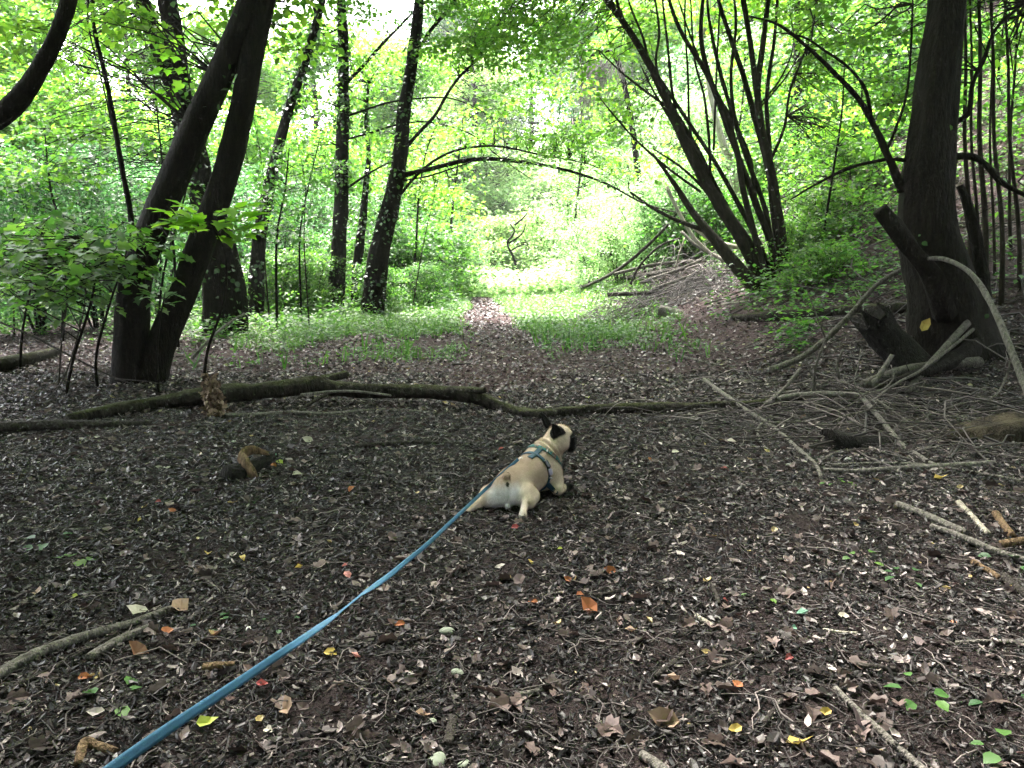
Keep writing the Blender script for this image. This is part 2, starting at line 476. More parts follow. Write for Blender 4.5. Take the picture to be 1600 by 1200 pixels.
g = rng_(1)
xs = axis(-120, 120, -5.5, 6.5, 0.035, 1.06); ys = axis(-25, 180, 1.4, 9.5, 0.035, 1.035)
X, Y = np.meshgrid(xs, ys)
near = (sstep(14, 8, Y) * sstep(9, 6, np.abs(X)))
Z = H(X, Y) + near * (g.normal(0, 0.0035, X.shape) + 0.03 * (vnoise(X * 7, Y * 7, 21) - 0.5) + 0.02 * (vnoise(X * 19, Y * 19, 22) - 0.5)) 
grid_mesh('ground', X, Y, Z, M['ground'], 'dark forest floor of soil and old leaves')
ty = np.arange(7.75, 34, 0.12); tu = np.linspace(-1, 1, 15)
TU, TY = np.meshgrid(tu, ty)
wid = np.interp(TY, [7.7, 12, 20, 34], [0.95, 0.62, 0.45, 0.4]) * (1 + 0.35 * (vnoise(TY * 1.3, np.sign(TU) * 9 + 3, 4) - 0.5))
TX = path_x(TY) + TU * wid
TZ = H(TX, TY) + 0.03 + 0.012 * (vnoise(TX * 6, TY * 6, 8) - 0.5) - 0.06 * np.abs(TU) ** 4 - 0.08 * (1 - sstep(7.9, 9.0, TY + 1.2 * vnoise(TX * 3, TY * 0, 5) - 0.4))
grid_mesh('path', TX, TY, TZ, M['path'], 'bare trodden footpath leading away between green herbs')

# ------------------------------------------------------------------ litter on the ground
def view_scatter(g, n, y0, y1, power=1.0, pad=1.15, xr=None):
    """random ground points in the part of the floor the photo can see, plus a margin"""
    u = g.random(n) ** power
    y = y0 + (y1 - y0) * u
    half = 0.72 * pad * y + 0.6
    x = (g.random(n) * 2 - 1) * half
    return x, y

DOG = np.array([-0.035, 4.30, 0.0])
def clear_of_dog(x, y):
    return ~(((x - DOG[0] - 0.12) / 0.30) ** 2 + ((y - DOG[1] - 0.22) / 0.36) ** 2 < 1)

def slivers(mb, x, y, L, w, g, tilt=0.35, lift=0.004, mat=0):
    """short broken chips of bark and wood: bent four sided slivers"""
    n = len(x)
    a = g.random(n) * 2 * np.pi
    tz = g.normal(0, tilt, n)
    f = np.stack([np.cos(a) * np.cos(tz), np.sin(a) * np.cos(tz), np.sin(tz)], -1)
    s = nrm(np.cross(f, np.stack([g.normal(0, 0.3, n), g.normal(0, 0.3, n), np.ones(n)], -1)))
    u = np.cross(s, f)
    c = np.stack([x, y, H(x, y) + lift + np.abs(np.sin(tz)) * L * 0.35 + g.random(n) * 0.008], -1)
    V = []
    for k, (t, b) in enumerate(((-0.5, 0), (0.0, 1), (0.5, 0))):
        bend = g.normal(0, 0.10, n) * L if k == 1 else 0
        cc = c + f * (t * L)[:, None] + s * (np.broadcast_to(bend, (n,)))[:, None]
        ww = w * (1.0 if k == 1 else g.random(n) * 0.6 + 0.35)
        th = w * 0.45
        V += [cc + s * ww[:, None] * 0.5, cc + u * th[:, None], cc - s * ww[:, None] * 0.5]
    V = np.stack(V, 1).reshape(-1, 3)
    o = np.arange(n) * 9
    F = []
    for b in (0, 3):
        F += [[b, b + 3, b + 4, b + 1], [b + 1, b + 4, b + 5, b + 2]]
    F = (o[:, None, None] + np.array(F)[None]).reshape(-1, 4)
    mb.add(V, F, mat)
    T = (o[:, None, None] + np.array([[0, 1, 2], [8, 7, 6]])[None]).reshape(-1, 3)
    mb.F.append(T + mb.n - len(V)); mb.M.append(np.full(len(T), mat))

g = rng_(5)
mb = MB()
x, y = view_scatter(g, 230000, 1.7, 9.5, 1.1)
k = (vnoise(x * 3.1, y * 3.1, 60) > 0.22) | (g.random(len(x)) < 0.35); x, y = x[k], y[k]
L = (0.008 + 0.030 * g.random(len(x)) ** 2.2) * np.interp(y, [1.7, 9], [1, 1.7])
slivers(mb, x, y, L, L * (0.12 + 0.35 * g.random(len(x)) ** 2) + 0.0012, g)
k = clear_of_dog
o = mb.obj('wood_chips', M['chips'], smooth=False)
tag(o, 'small dark chips of bark and wood strewn over the near floor', 'wood chips', kind='stuff')

def twigs(mb, x, y, L, r, g, mat=0, arch=0.08):
    n = len(x)
    a = g.random(n) * 2 * np.pi; t = np.linspace(-0.5, 0.5, 6)
    f = np.stack([np.cos(a), np.sin(a)], -1); s = np.stack([-np.sin(a), np.cos(a)], -1)
    b1 = g.normal(0, 0.18, n); b2 = g.normal(0, 0.05, (n, 6))
    off = (b1[:, None] * (t ** 2 * 4)[None] + b2)
    C = np.stack([x, y], -1)[:, None] + (f[:, None] * t[None, :, None] + s[:, None] * off[..., None]) * L[:, None, None]
    z = H(C[..., 0], C[..., 1]) + r[:, None] + 0.006 + g.random(n)[:, None] * 0.014 + arch * L[:, None] * np.maximum(0, g.normal(0, 0.5, n))[:, None] * (1 - 4 * t ** 2)[None]
    rr = r[:, None] * np.linspace(1, 0.45, 6)[None]
    T = nrm(np.gradient(np.concatenate([C, z[..., None]], -1), axis=1))
    U = np.stack([-T[..., 1], T[..., 0], 0 * z], -1); W = np.cross(T, U)
    C3 = np.concatenate([C, z[..., None]], -1)
    seg = 4; ang = np.linspace(0, 2 * np.pi, seg, endpoint=False)
    V = C3[:, :, None] + rr[..., None, None] * (np.cos(ang)[None, None, :, None] * U[:, :, None] + np.sin(ang)[None, None, :, None] * W[:, :, None])
    V = V.reshape(-1, 3)
    o = np.arange(n)[:, None, None, None] * 24; i = np.arange(5)[None, :, None, None] * seg; j = np.arange(seg)
    q = np.stack([j, (j + 1) % seg, (j + 1) % seg + seg, j + seg], -1)[None, None]
    mb.add(V, (o + i + q).reshape(-1, 4), mat)

mb = MB()
x, y = view_scatter(g, 9500, 1.7, 11, 1.1)
k = clear_of_dog(x, y); x, y = x[k], y[k]
L = 0.05 + 0.22 * g.random(len(x)) ** 2.5
twigs(mb, x, y, L, 0.0010 + L * 0.009 * (0.5 + g.random(len(x))), g)
x, y = view_scatter(g, 1500, 8, 26, 0.9)
k = np.abs(x - path_x(y)) > 0.5; x, y = x[k], y[k]
L = 0.15 + 0.7 * g.random(len(x)) ** 2
twigs(mb, x, y, L, 0.002 + L * 0.008 * (0.5 + g.random(len(x))), g)
tag(mb.obj('twig_litter', M['twig']), 'fine bare twigs scattered over the forest floor', 'twigs', kind='stuff')

def flat_leaves(mb, x, y, S, g, shape='curl', tilt=0.35, lift=0.008, mat=0, fold=0.35, width=None):
    n = len(x); a = g.random(n) * 2 * np.pi
    f = np.stack([np.cos(a), np.sin(a), g.normal(0, tilt * 0.6, n)], -1)
    up = np.stack([g.normal(0, tilt, n), g.normal(0, tilt, n), np.ones(n)], -1)
    P = np.stack([x, y, H(x, y) + lift + g.random(n) * 0.012], -1) - nrm(f) * (S * 0.5)[:, None]
    mb.leaves(P, f, up, S, shape, mat, fold=fold, width=width)

mb = MB()
x, y = view_scatter(g, 19000, 1.7, 10.5, .8)
k = clear_of_dog(x, y) & ((vnoise(x * 1.3, y * 1.3, 70) > 0.33) | (g.random(len(x)) < 0.3)); x, y = x[k], y[k]
flat_leaves(mb, x, y, (0.012 + 0.048 * g.random(len(x)) ** 1.9) * np.interp(y, [2, 8], [1, 1.25]), g, width=np.array(0.8))
tag(mb.obj('leaf_litter', M['litter'], smooth=False), 'curled grey and brown dead leaves lying on the near soil', 'dead leaves', kind='stuff')
mb = MB()
n = 950; y = 1.8 + 7.5 * g.random(n) ** .9; x = (g.random(n) * 2 - 1) * (.8 * y + .4); k = clear_of_dog(x, y); x, y = x[k], y[k]
flat_leaves(mb, x, y, .05 + .045 * g.random(len(x)), g, shape='lobed', tilt=.45, fold=.6, width=np.array(.85))
M['deadleaf'] = mat_island('broad_dead_leaf', [(0, (.022, .017, .015)), (.5, (.06, .043, .036)), (.85, (.12, .09, .077)), (1, (.19, .155, .14))], .55, .3, .1, .5)
tag(mb.obj('leaf_litter', M['deadleaf'], smooth=False), 'broad lobed dark brown leaves pressed on the near soil', 'dead leaves', kind='stuff')
mb = MB()
x, y = view_scatter(g, 95000, 7.0, 27, 0.85)
k = (x < 14) & ((vnoise(x * 0.9, y * 0.9, 71) > 0.25) | (g.random(len(x)) < 0.4)); x, y = x[k], y[k]
flat_leaves(mb, x, y, (0.03 + 0.05 * g.random(len(x)) ** 1.5) * np.interp(y, [7, 25], [0.8, 1.5]), g, shape='far', tilt=0.6, lift=0.035, width=1.1)
tag(mb.obj('leaf_litter', M['farlitter'], smooth=False), 'pale pinkish brown old leaves covering the floor beyond the log', 'dead leaves', kind='stuff')

# ------------------------------------------------------------------ green herbs beside the path
def herb_patch(g, x, y, name, label, m, lo=0.04, hi=0.2, leaf=0.05, per=7, shape='far', blades=True):
    mb = MB()
    n = len(x)
    h = lo + (hi - lo) * g.random(n) ** 1.5
    xx = np.repeat(x, per); yy = np.repeat(y, per); hh = np.repeat(h, per)
    t = g.random(n * per) ** 0.7
    a = g.random(n * per) * 2 * np.pi; rad = (0.2 + 0.8 * g.random(n * per)) * hh * 0.55
    P = np.stack([xx + np.cos(a) * rad, yy + np.sin(a) * rad, H(xx, yy) + hh * t + 0.01], -1)
    f = np.stack([np.cos(a), np.sin(a), g.normal(0.0, 0.35, n * per)], -1)
    up = np.stack([g.normal(0, 0.3, n * per), g.normal(0, 0.3, n * per), np.ones(n * per)], -1)
    s = leaf * (0.5 + g.random(n * per)) * np.interp(yy, [8, 30], [0.8, 1.5])
    mb.leaves(P, f, up, s, shape)
    nb = n * 2 if blades else 0
    if not blades:
        return tag(mb.obj(name, m), label, 'ground plants', kind='stuff')
    xb = np.repeat(x, 2) + g.normal(0, 0.03, nb); yb = np.repeat(y, 2) + g.normal(0, 0.03, nb)
    P = np.stack([xb, yb, H(xb, yb)], -1)
    f = np.stack([g.normal(0, 0.35, nb), g.normal(0, 0.35, nb), np.ones(nb)], -1)
    mb.leaves(P, f, np.stack([g.normal(0, 1, nb), g.normal(0, 1, nb), np.zeros(nb)], -1), np.repeat(h, 2) * 1.2, 'blade')
    return tag(mb.obj(name, m), label, 'ground plants', kind='stuff')

g = rng_(8)
n = 26000
x = -6 + 12.5 * g.random(n); y = 10.2 + 18 * g.random(n) ** 0.9
d = x - path_x(y)
nz = fbm(x * 0.8, y * 0.5, 33, 3); ed = 1.6 * (fbm(x * 1.7, y * 1.2, 35, 3) - .45); d = d + ed * .5
left = (d < -0.5) & (d > -3.9 - 0.12 * (y - 10)) & (y > 10.3 + 0.5 * np.abs(d + 1.2)) & (nz > 0.40 - 0.03 * (y - 12))
right = (d > 0.55) & (x < 2.7 + 0.02 * y + ed) & (y > 11.2 + 0.9 * np.abs(d - 1.3) + ed * 3) & (nz > 0.36 - 0.03 * (y - 13))
k = (left | right) & (g.random(n) < 0.8)
herb_patch(g, x[k], y[k], 'ground_cover', 'low bright green herbs along both sides of the footpath', M['herb'])
n = 22000
x = -16 + 34 * g.random(n); y = 9.5 + 26 * g.random(n)
k = ((x < -1.5) & (fbm(x * 0.5, y * 0.5, 53, 3) > 0.47) & (y > 12.5)) | ((x > 4.0 + .8 * vnoise(y, y * 0, 3)) & (y > 11.5 + 2 * vnoise(x, x * 0, 5)) & (fbm(x * 0.45, y * 0.45, 55, 3) > 0.33))
herb_patch(g, x[k], y[k], 'ground_cover', 'scattered leafy seedlings and brambles on the slope and under the shrubs', M['green'], 0.08, 0.5, 0.075, 14, blades=False)
n = 14000
x = -22 + 44 * g.random(n); y = 27 + 38 * g.random(n) ** 1.3
k = np.ones(n, bool)
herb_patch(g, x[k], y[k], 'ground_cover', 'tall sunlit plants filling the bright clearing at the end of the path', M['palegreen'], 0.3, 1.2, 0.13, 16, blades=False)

#@@TREES
# ------------------------------------------------------------------ foliage helpers
def sprays(mb, g, C, Rr, n_per, leaf, shape='far', mat=0, tilt=0.3, thick=0.10, width=None):
    """layered sprays: every clump is a flattish fan of leaves pointing outwards"""
    n = len(C)
    Rr = np.broadcast_to(Rr, (n,))
    cu = nrm(np.stack([g.normal(0, tilt, n), g.normal(0, tilt, n), np.ones(n)], -1))
    ca = nrm(np.cross(cu, np.array([0.3, 0.9, 0.1])[None] + g.normal(0, 0.3, (n, 3)))); cb = np.cross(cu, ca)
    N = n * n_per; idx = np.repeat(np.arange(n), n_per)
    a = g.random(N) * 2 * np.pi; rad = np.sqrt(g.random(N)) * Rr[idx] * (0.6 + 0.4 * g.random(N))
    out = ca[idx] * np.cos(a)[:, None] + cb[idx] * np.sin(a)[:, None]
    P = C[idx] + out * rad[:, None] + cu[idx] * (g.normal(0, thick, N) * Rr[idx] - 0.25 * rad ** 2 / np.maximum(Rr[idx], 0.01))[:, None]
    f = out + g.normal(0, 0.5, (N, 3)) + np.array([0, 0, -0.25])
    up = cu[idx] + g.normal(0, 0.38, (N, 3))
    mb.leaves(P, f, up, leaf * (0.55 + 0.8 * g.random(N)), shape, mat, width=width)

def twig_fan(mb, A, B, r0, r1, mat, seg=3, n=3, sag=0.0, g=None):
    """thin limbs from points A to points B (arrays), 3 sided"""
    m = len(A)
    t = np.linspace(0, 1, n + 1)[None, :, None]
    Q = A[:, None] * (1 - t) + B[:, None] * t
    Lr = np.linalg.norm(B - A, axis=1)
    if g is not None:
        Q[:, 1:-1] += g.normal(0, 0.05, (m, n - 1, 3)) * Lr[:, None, None]
    Q[..., 2] += sag * Lr[:, None] * (4 * t[..., 0] * (1 - t[..., 0]))
    T = nrm(np.gradient(Q, axis=1)); U = nrm(np.cross(T, np.array([0.2, 0.3, 1.0]))); W = np.cross(T, U)
    ang = np.linspace(0, 2 * np.pi, seg, endpoint=False)
    rr = (r0 * (1 - t[..., 0]) + r1 * t[..., 0])[..., None, None] * np.ones((m, 1, 1, 1))
    V = Q[:, :, None] + rr * (np.cos(ang)[None, None, :, None] * U[:, :, None] + np.sin(ang)[None, None, :, None] * W[:, :, None])
    o = np.arange(m)[:, None, None, None] * (n + 1) * seg; i = np.arange(n)[None, :, None, None] * seg; j = np.arange(seg)
    q = np.stack([j, (j + 1) % seg, (j + 1) % seg + seg, j + seg], -1)[None, None]
    mb.add(V.reshape(-1, 3), (o + i + q).reshape(-1, 4), mat)

def ivy_on(mb, g, Q, rr, dens, leaf=0.06, t0=0.0, t1=1.0, puff=1.0):
    L = np.concatenate([[0], np.cumsum(np.linalg.norm(np.diff(Q, axis=0), axis=1))])
    n = int(dens * L[-1] * (t1 - t0))
    s = (t0 + (t1 - t0) * g.random(n)) * L[-1]
    keep = vnoise(s * 2.2, s * 0 + 3, 91) + 0.35 * g.random(n) > 0.42
    s = s[keep]; n = len(s)
    C = np.stack([np.interp(s, L, Q[:, k]) for k in range(3)], -1); r = np.interp(s, L, rr)
    a = g.random(n) * 2 * np.pi
    out = np.stack([np.cos(a), np.sin(a), 0 * a], -1)
    P = C + out * (r + (0.01 + 0.10 * g.random(n) ** 2) * puff)[:, None]
    f = out * 0.6 + np.stack([g.normal(0, 0.5, n), g.normal(0, 0.5, n), -0.6 + g.normal(0, 0.4, n)], -1)
    up = out * 0.7 + np.array([0, 0, 0.7]) + g.normal(0, 0.3, (n, 3))
    mb.leaves(P, f, up, leaf * (0.5 + 0.9 * g.random(n)), 'mid', width=1.3)

def crown_mesh(g, base, tips, blob_c, blob_r, n_clump, n_per, Rr, leaf, mats, name='crown', shape='far', z_min=None, tilt=0.3):
    """sprays spread through an uneven volume of overlapping ellipsoids, joined to the tips by thin limbs"""
    C = []
    blob_c = np.asarray(blob_c, float); blob_r = np.asarray(blob_r, float)
    w = blob_r[:, 0] * blob_r[:, 1] * blob_r[:, 2]; w = w / w.sum()
    idx = g.choice(len(blob_c), n_clump, p=w)
    d = nrm(g.normal(0, 1, (n_clump, 3))) * (g.random(n_clump) ** 0.45)[:, None]
    C = blob_c[idx] + d * blob_r[idx]
    if z_min is not None:
        C[:, 2] = np.maximum(C[:, 2], z_min + g.random(n_clump) * 0.4)
    mb = MB()
    sprays(mb, g, C, Rr * (0.7 + 0.6 * g.random(n_clump)), n_per, leaf, shape, 0, tilt)
    tips = np.asarray(tips, float)
    dd = np.linalg.norm(C[:, None] - tips[None], axis=-1); near = tips[dd.argmin(1)]
    twig_fan(mb, near, C, 0.022, 0.005, 1, 3, 4, 0.06, g)
    a = g.random(n_clump) * 2 * np.pi
    E = C + np.stack([np.cos(a), np.sin(a), 0 * a - 0.1], -1) * Rr * 0.9
    twig_fan(mb, C, E, 0.006, 0.002, 1, 3, 2)
    return mb

def tree(name, label, cat, stems, group=None, ivy=None, crown=None, m='bark', stem_name='trunk', branch=(), rough=0.22, seed=1, seg=14, low=(), low_mat='lime', low_leaf=.11, slim=0.68):
    """stems: list of (points, radii). branch: the same for thinner limbs. All coordinates are world positions."""
    g = rng_(seed)
    P0 = np.asarray(stems[0][0], float)[0]
    base = np.array([P0[0], P0[1], h1(P0[0], P0[1])])
    root = empty(name, base, label, cat, group)
    info = []
    for i, (P, r) in enumerate(stems):
        mb = MB(); r = list(np.asarray(r) * slim * np.linspace(1.0 + .22 / slim * (i == 0), 1, len(r)) ** 2) if slim < 1 else r
        Q, rr = mb.tube(P, r, seg, rough, seed=seed + i * 7, n=8)
        info.append((Q, rr)); mb.obj(stem_name, M[m], root, base)
    for i, (P, r) in enumerate(branch):
        mb = MB(); Q, rr = mb.tube(P, list(np.asarray(r) * .85), 7, rough * 0.8, seed=seed + 50 + i, n=6)
        g2 = rng_(seed * 31 + i)
        k = max(3, int(np.linalg.norm(np.diff(Q, axis=0), axis=1).sum() * 2.2))
        s = g2.integers(len(Q) // 4, len(Q), k)
        d = nrm(g2.normal(0, 1, (k, 3)) + (Q[np.minimum(s + 1, len(Q) - 1)] - Q[s - 1]) * 3)
        twig_fan(mb, Q[s], Q[s] + d * (0.15 + 0.5 * g2.random((k, 1))), 0.006, 0.0015, 0, 3, 3, 0, g2)
        mb.obj('branch', M[m], root, base); info.append((Q, rr))
    if ivy:
        mb = MB()
        for i, dens, leaf, t0, t1, puff in ivy:
            ivy_on(mb, g, info[i][0], info[i][1], dens, leaf, t0, t1, puff)
        mb.obj('ivy', M['ivy'], root, base)
    if crown:
        c = dict(crown); lm = c.pop('mat', 'lime')
        mb = crown_mesh(g, base, [q_ for i in info[:len(stems)] for q_ in (i[0][-1], i[0][-5], i[0][-10], i[0][-16])], mats=None, **c)
        mb.obj('crown', [M[lm], M[m]], root, base)
    if low:
        c_ = np.array([at(q[0], q[1], q[2]) for q in low]); r0 = np.array([q[3] for q in low])
        cnt = [int(14 * q[3] ** 1.5) + 3 for q in low]; ix = np.repeat(np.arange(len(low)), cnt)
        C = c_[ix] + nrm(g.normal(0, 1, (len(ix), 3))) * (g.random((len(ix), 1)) ** .5) * r0[ix][:, None] * np.array([1, 1, .55])
        allq = np.vstack([i_[0] for i_ in info]); d_ = np.linalg.norm(C[:, None] - allq[None, ::3], axis=-1); nr = allq[::3][d_.argmin(1)]
        mb = MB(); sprays(mb, g, C, .42, 26, low_leaf, 'mid' if low[0][2] < 14 else 'far', 0, .22, .06)
        twig_fan(mb, nr, C, .012, .003, 1, 3, 4, .05, g)
        a_ = g.random(len(C) * 3) * 6.28; C3 = np.repeat(C, 3, 0); twig_fan(mb, C3, C3 + np.stack([np.cos(a_), np.sin(a_), -.1 + 0 * a_], -1) * .38, .004, .001, 1, 3, 2)
        mb.obj('low_foliage', [M[low_mat], M[m]], root, base)
    return root

def W(seq):
    return pts(seq)

def foot(px, py, D, sink=0.15):
    p = at(px, py, D); p[2] = h1(p[0], p[1]) - sink
    return p

def stem(D, seq, base=True, dz=0.0):
    """pixel polyline at depth D; the first point goes down to the floor. An item may carry its own depth."""
    out = [at(p[0], p[1], p[2] if len(p) > 2 else D) for p in seq]
    if base:
        out[0][2] = h1(out[0][0], out[0][1]) - 0.2
    return np.array(out)

# ------------------------------------------------------------------ the named trees
# twin trunk tree at the left
D = 8.75
tree('twin_tree', 'dark smooth tree forking into two leaning trunks at the left, just behind the fallen log', 'tree',
     [(stem(D, [(203, 600), (205, 540), (213, 440), (247, 335), (298, 215), (348, 105), (392, 0, D), (425, -110, D + .3), (470, -330, D + .8)]),
       [.20, .175, .165, .165, .165, .16, .155, .15, .10]),
      (stem(D, [(228, 600), (250, 545), (283, 465), (318, 370), (350, 280), (376, 180), (395, 80), (415, -10), (437, -130, D - .2), (455, -400, D - .5)]),
       [.27, .24, .225, .21, .20, .185, .18, .17, .16, .11])],
     ivy=[(0, 26, .07, .45, 1, 1.2), (1, 14, .07, .5, 1, 1.2)], seed=3, seg=20, rough=0.10, low=[(170, 20, 9.6, .5), (455, 50, 9.4, .45), (60, 60, 10, .6), (340, 10, 9.2, .4), (420, -20, 9, .5), (235, 40, 9.8, .4)], low_leaf=.10,
     crown=dict(blob_c=[(-3.2, 8.5, 7.2), (-5.5, 6, 7.5), (-1.0, 8.5, 7.6), (-3.5, 12, 7.8), (-0.5, 12, 8.0), (-7.5, 10, 8)], blob_r=[(3.4, 3, 1.5), (3, 3, 1.6), (3, 3.2, 1.3), (3.4, 3, 1.4), (3.2, 3, 1.3), (3.4, 3.2, 1.5)],
                n_clump=700, n_per=42, Rr=0.75, leaf=0.15, z_min=5.6))
D = 14.5
tree('ivy_tree', 'thick ivy clad tree splitting into a V, standing behind the twin trunks', 'tree',
     [(stem(D, [(352, 500), (348, 440), (335, 360), (315, 290), (293, 200)]), [.36, .34, .33, .33, .32]),
      (stem(D, [(295, 215), (268, 130), (243, 60), (215, -10), (180, -120), (150, -300)], base=False), [.24, .22, .2, .2, .16, .1]),
      (stem(D, [(292, 215), (282, 120), (270, 50), (258, -20), (245, -150), (240, -330)], base=False), [.27, .26, .24, .23, .2, .12])],
     ivy=[(0, 120, .09, 0.05, 1, 2.0), (1, 130, .09, 0, 1, 2.2), (2, 70, .09, 0, 1, 1.6)], seed=5, low=[(190, 90, 14, .8), (340, 120, 14, .6), (120, 40, 15, .9), (60, 130, 15, .9), (200, 200, 15, .7), (20, 40, 15, .9), (60, 210, 14, .9), (110, 270, 13, .7), (20, 280, 13, .8), (250, 300, 14, .6), (150, 170, 15, .9), (20, 150, 16, 1.0)],
     crown=dict(blob_c=[(-6.5, 14.5, 9.5), (-9, 12, 9.5), (-4.5, 16, 9)], blob_r=[(3.5, 3, 2.2), (3, 3, 2), (3, 3, 2)], n_clump=420, n_per=36, Rr=0.8, leaf=0.16, z_min=6.3))
D = 17
tree('ivy_tree', 'slim ivy covered tree leaning right, between the twin trunks and the straight tree', 'tree',
     [(stem(D, [(397, 495), (403, 400), (415, 320), (432, 240), (452, 170), (477, 95), (497, 25), (515, -60), (540, -230)]), [.16, .14, .125, .115, .11, .10, .10, .09, .05])],
     branch=[(stem(D, [(497, 30), (490, 10), (478, -30)], base=False), [.05, .04, .03]), (stem(D, [(505, 55), (522, 48), (533, 40)], base=False), [.03, .02, .015])],
     ivy=[(0, 210, .085, 0.1, 1, 2.2)], seed=7,
     crown=dict(blob_c=[(-3.8, 17, 9)], blob_r=[(2.4, 2.4, 1.8)], n_clump=110, n_per=34, Rr=0.7, leaf=0.15, z_min=6.8))
D = 19
tree('straight_tree', 'straight upright dark tree with ivy sleeves, left of the arching branch', 'tree',
     [(stem(D, [(522, 478), (527, 420), (532, 340), (534, 260), (536, 180), (537, 100), (534, 20), (532, -60), (530, -260)]), [.19, .165, .16, .155, .15, .145, .145, .14, .08])],
     branch=[(stem(D, [(545, 180), (570, 172), (600, 162), (630, 156), (665, 153), (700, 153), (735, 164), (770, 185)], base=False), [.035, .03, .028, .025, .022, .02, .016, .01]),
             (stem(D, [(543, 128), (570, 100), (598, 68), (622, 44), (645, 20), (670, 0)], base=False), [.05, .045, .04, .035, .03, .025]),
             (stem(D, [(540, 218), (580, 207), (620, 195), (660, 190), (700, 197), (740, 212), (780, 245), (830, 280)], base=False), [.03, .028, .026, .024, .022, .02, .015, .01]),
             (stem(D, [(537, 298), (570, 275), (600, 258), (625, 248)], base=False), [.035, .03, .025, .02])],
     ivy=[(0, 260, .085, 0.28, .80, 2.0), (0, 60, .07, 0.0, 0.3, 1.0)], seed=9, low=[(470, 60, 18, .9), (580, 110, 19, .9), (590, 230, 19, .8), (490, 240, 18, .8), (560, 20, 18, .8), (480, 150, 18, .8)],
     crown=dict(blob_c=[(-3.5, 19, 9.6), (-1.5, 18.5, 9)], blob_r=[(2.8, 2.6, 2), (2, 2, 1.4)], n_clump=170, n_per=34, Rr=0.75, leaf=0.16, z_min=7.2))
D = 20
tree('slender_tree', 'thin dark tree squeezed between the straight tree and the arching tree', 'tree',
     [(stem(D, [(551, 472), (558, 420), (566, 350), (572, 290), (576, 240), (572, 190), (576, 130)]), [.12, .11, .10, .085, .075, .06, .04])],
     ivy=[(0, 150, .09, 0.1, 1, 1.6)], seed=11,
     crown=dict(blob_c=[(-3.7, 20, 5.9)], blob_r=[(1.0, 1.0, .8)], n_clump=22, n_per=26, Rr=0.5, leaf=0.12))
D = 18.5
tree('arching_tree', 'ivy speckled leaning tree whose long bare limb arches over the path', 'tree',
     [(stem(D, [(580, 482), (590, 415), (603, 350), (618, 290), (626, 230), (632, 170), (642, 110), (651, 40), (657, -30), (668, -230)]), [.25, .22, .205, .19, .18, .175, .17, .165, .15, .09])],
     branch=[(stem(D, [(625, 275), (645, 270), (680, 262), (720, 252), (760, 248), (800, 251), (850, 258), (900, 270), (950, 288), (1000, 315, 18), (1040, 328, 17.5), (1080, 335, 17)], base=False), [.085, .068, .062, .058, .054, .05, .042, .036, .030, .025, .02, .01]),
             (stem(D, [(595, 360), (612, 325), (632, 296), (655, 270), (685, 247), (720, 233), (765, 228), (800, 232), (840, 241), (880, 248), (930, 260), (975, 285)], base=False), [.055, .045, .042, .04, .036, .032, .03, .026, .024, .02, .016, .01]),
             (stem(D, [(630, 235), (655, 207), (680, 180), (700, 145), (718, 120), (740, 98), (762, 70), (780, 35), (796, -5), (805, -50)], base=False), [.05, .048, .045, .04, .04, .035, .03, .028, .022, .015]),
             (stem(D, [(657, 72), (675, 45), (698, 18), (720, -10)], base=False), [.055, .05, .045, .04]),
             (stem(D, [(630, 282), (670, 275), (710, 262), (745, 250)], base=False), [.03, .025, .02, .012])],
     ivy=[(0, 150, .075, 0.0, 1, 1.0), (1, 14, .08, 0.0, 1, .6)], seed=13, low=[(715, 90, 18.5, 1.0), (790, 165, 18.5, 1.3), (750, 215, 19, 1.0), (850, 225, 17.5, 1.0), (900, 215, 17, .9), (700, 20, 18, .9), (820, 90, 18, 1.0), (770, 60, 19, 1.2), (800, 30, 20, 1.3), (750, 10, 20, 1.2), (860, 130, 19, 1.1), (700, 300, 19, .7), (960, 250, 17, .8), (880, 60, 17, 1.0), (770, 20, 17, 1.1), (830, 10, 17, 1.0), (745, 60, 18, 1.0), (690, 60, 18, .8)],
     crown=dict(blob_c=[(-1.8, 18.5, 9.8), (0.3, 17.5, 9), (-1.0, 15, 8.6)], blob_r=[(3, 2.6, 2), (2.6, 2.6, 1.5), (2.6, 2.6, 1.4)], n_clump=330, n_per=34, Rr=0.75, leaf=0.16, z_min=7.0))

# many stemmed tree on the right
D = 13.9
r_ = lambda a, b, n: list(np.linspace(a, b, n))
msp = [[(1197, 440), (1165, 385), (1128, 325), (1095, 272), (1062, 205), (1030, 130), (988, 55), (940, -10), (880, -100), (820, -230)],
       [(1200, 440), (1180, 400), (1150, 350), (1118, 290), (1085, 225), (1040, 150), (1000, 80), (968, 15), (950, -60)],
       [(1205, 440), (1180, 370), (1162, 300), (1150, 230), (1128, 165), (1098, 105), (1062, 45), (1040, -20), (1010, -150)],
       [(1208, 440), (1206, 390), (1178, 310), (1150, 235), (1128, 175), (1104, 105), (1095, 50), (1100, -20), (1110, -160)],
       [(1226, 440), (1216, 350), (1200, 260), (1180, 185), (1162, 120), (1140, 55), (1120, -10), (1100, -120)],
       [(1230, 440), (1222, 370), (1208, 280), (1190, 200), (1184, 140), (1192, 70), (1202, -10), (1225, -160)]]
msr = [(.14, .05), (.10, .05), (.12, .045), (.13, .05), (.14, .05), (.16, .06)]
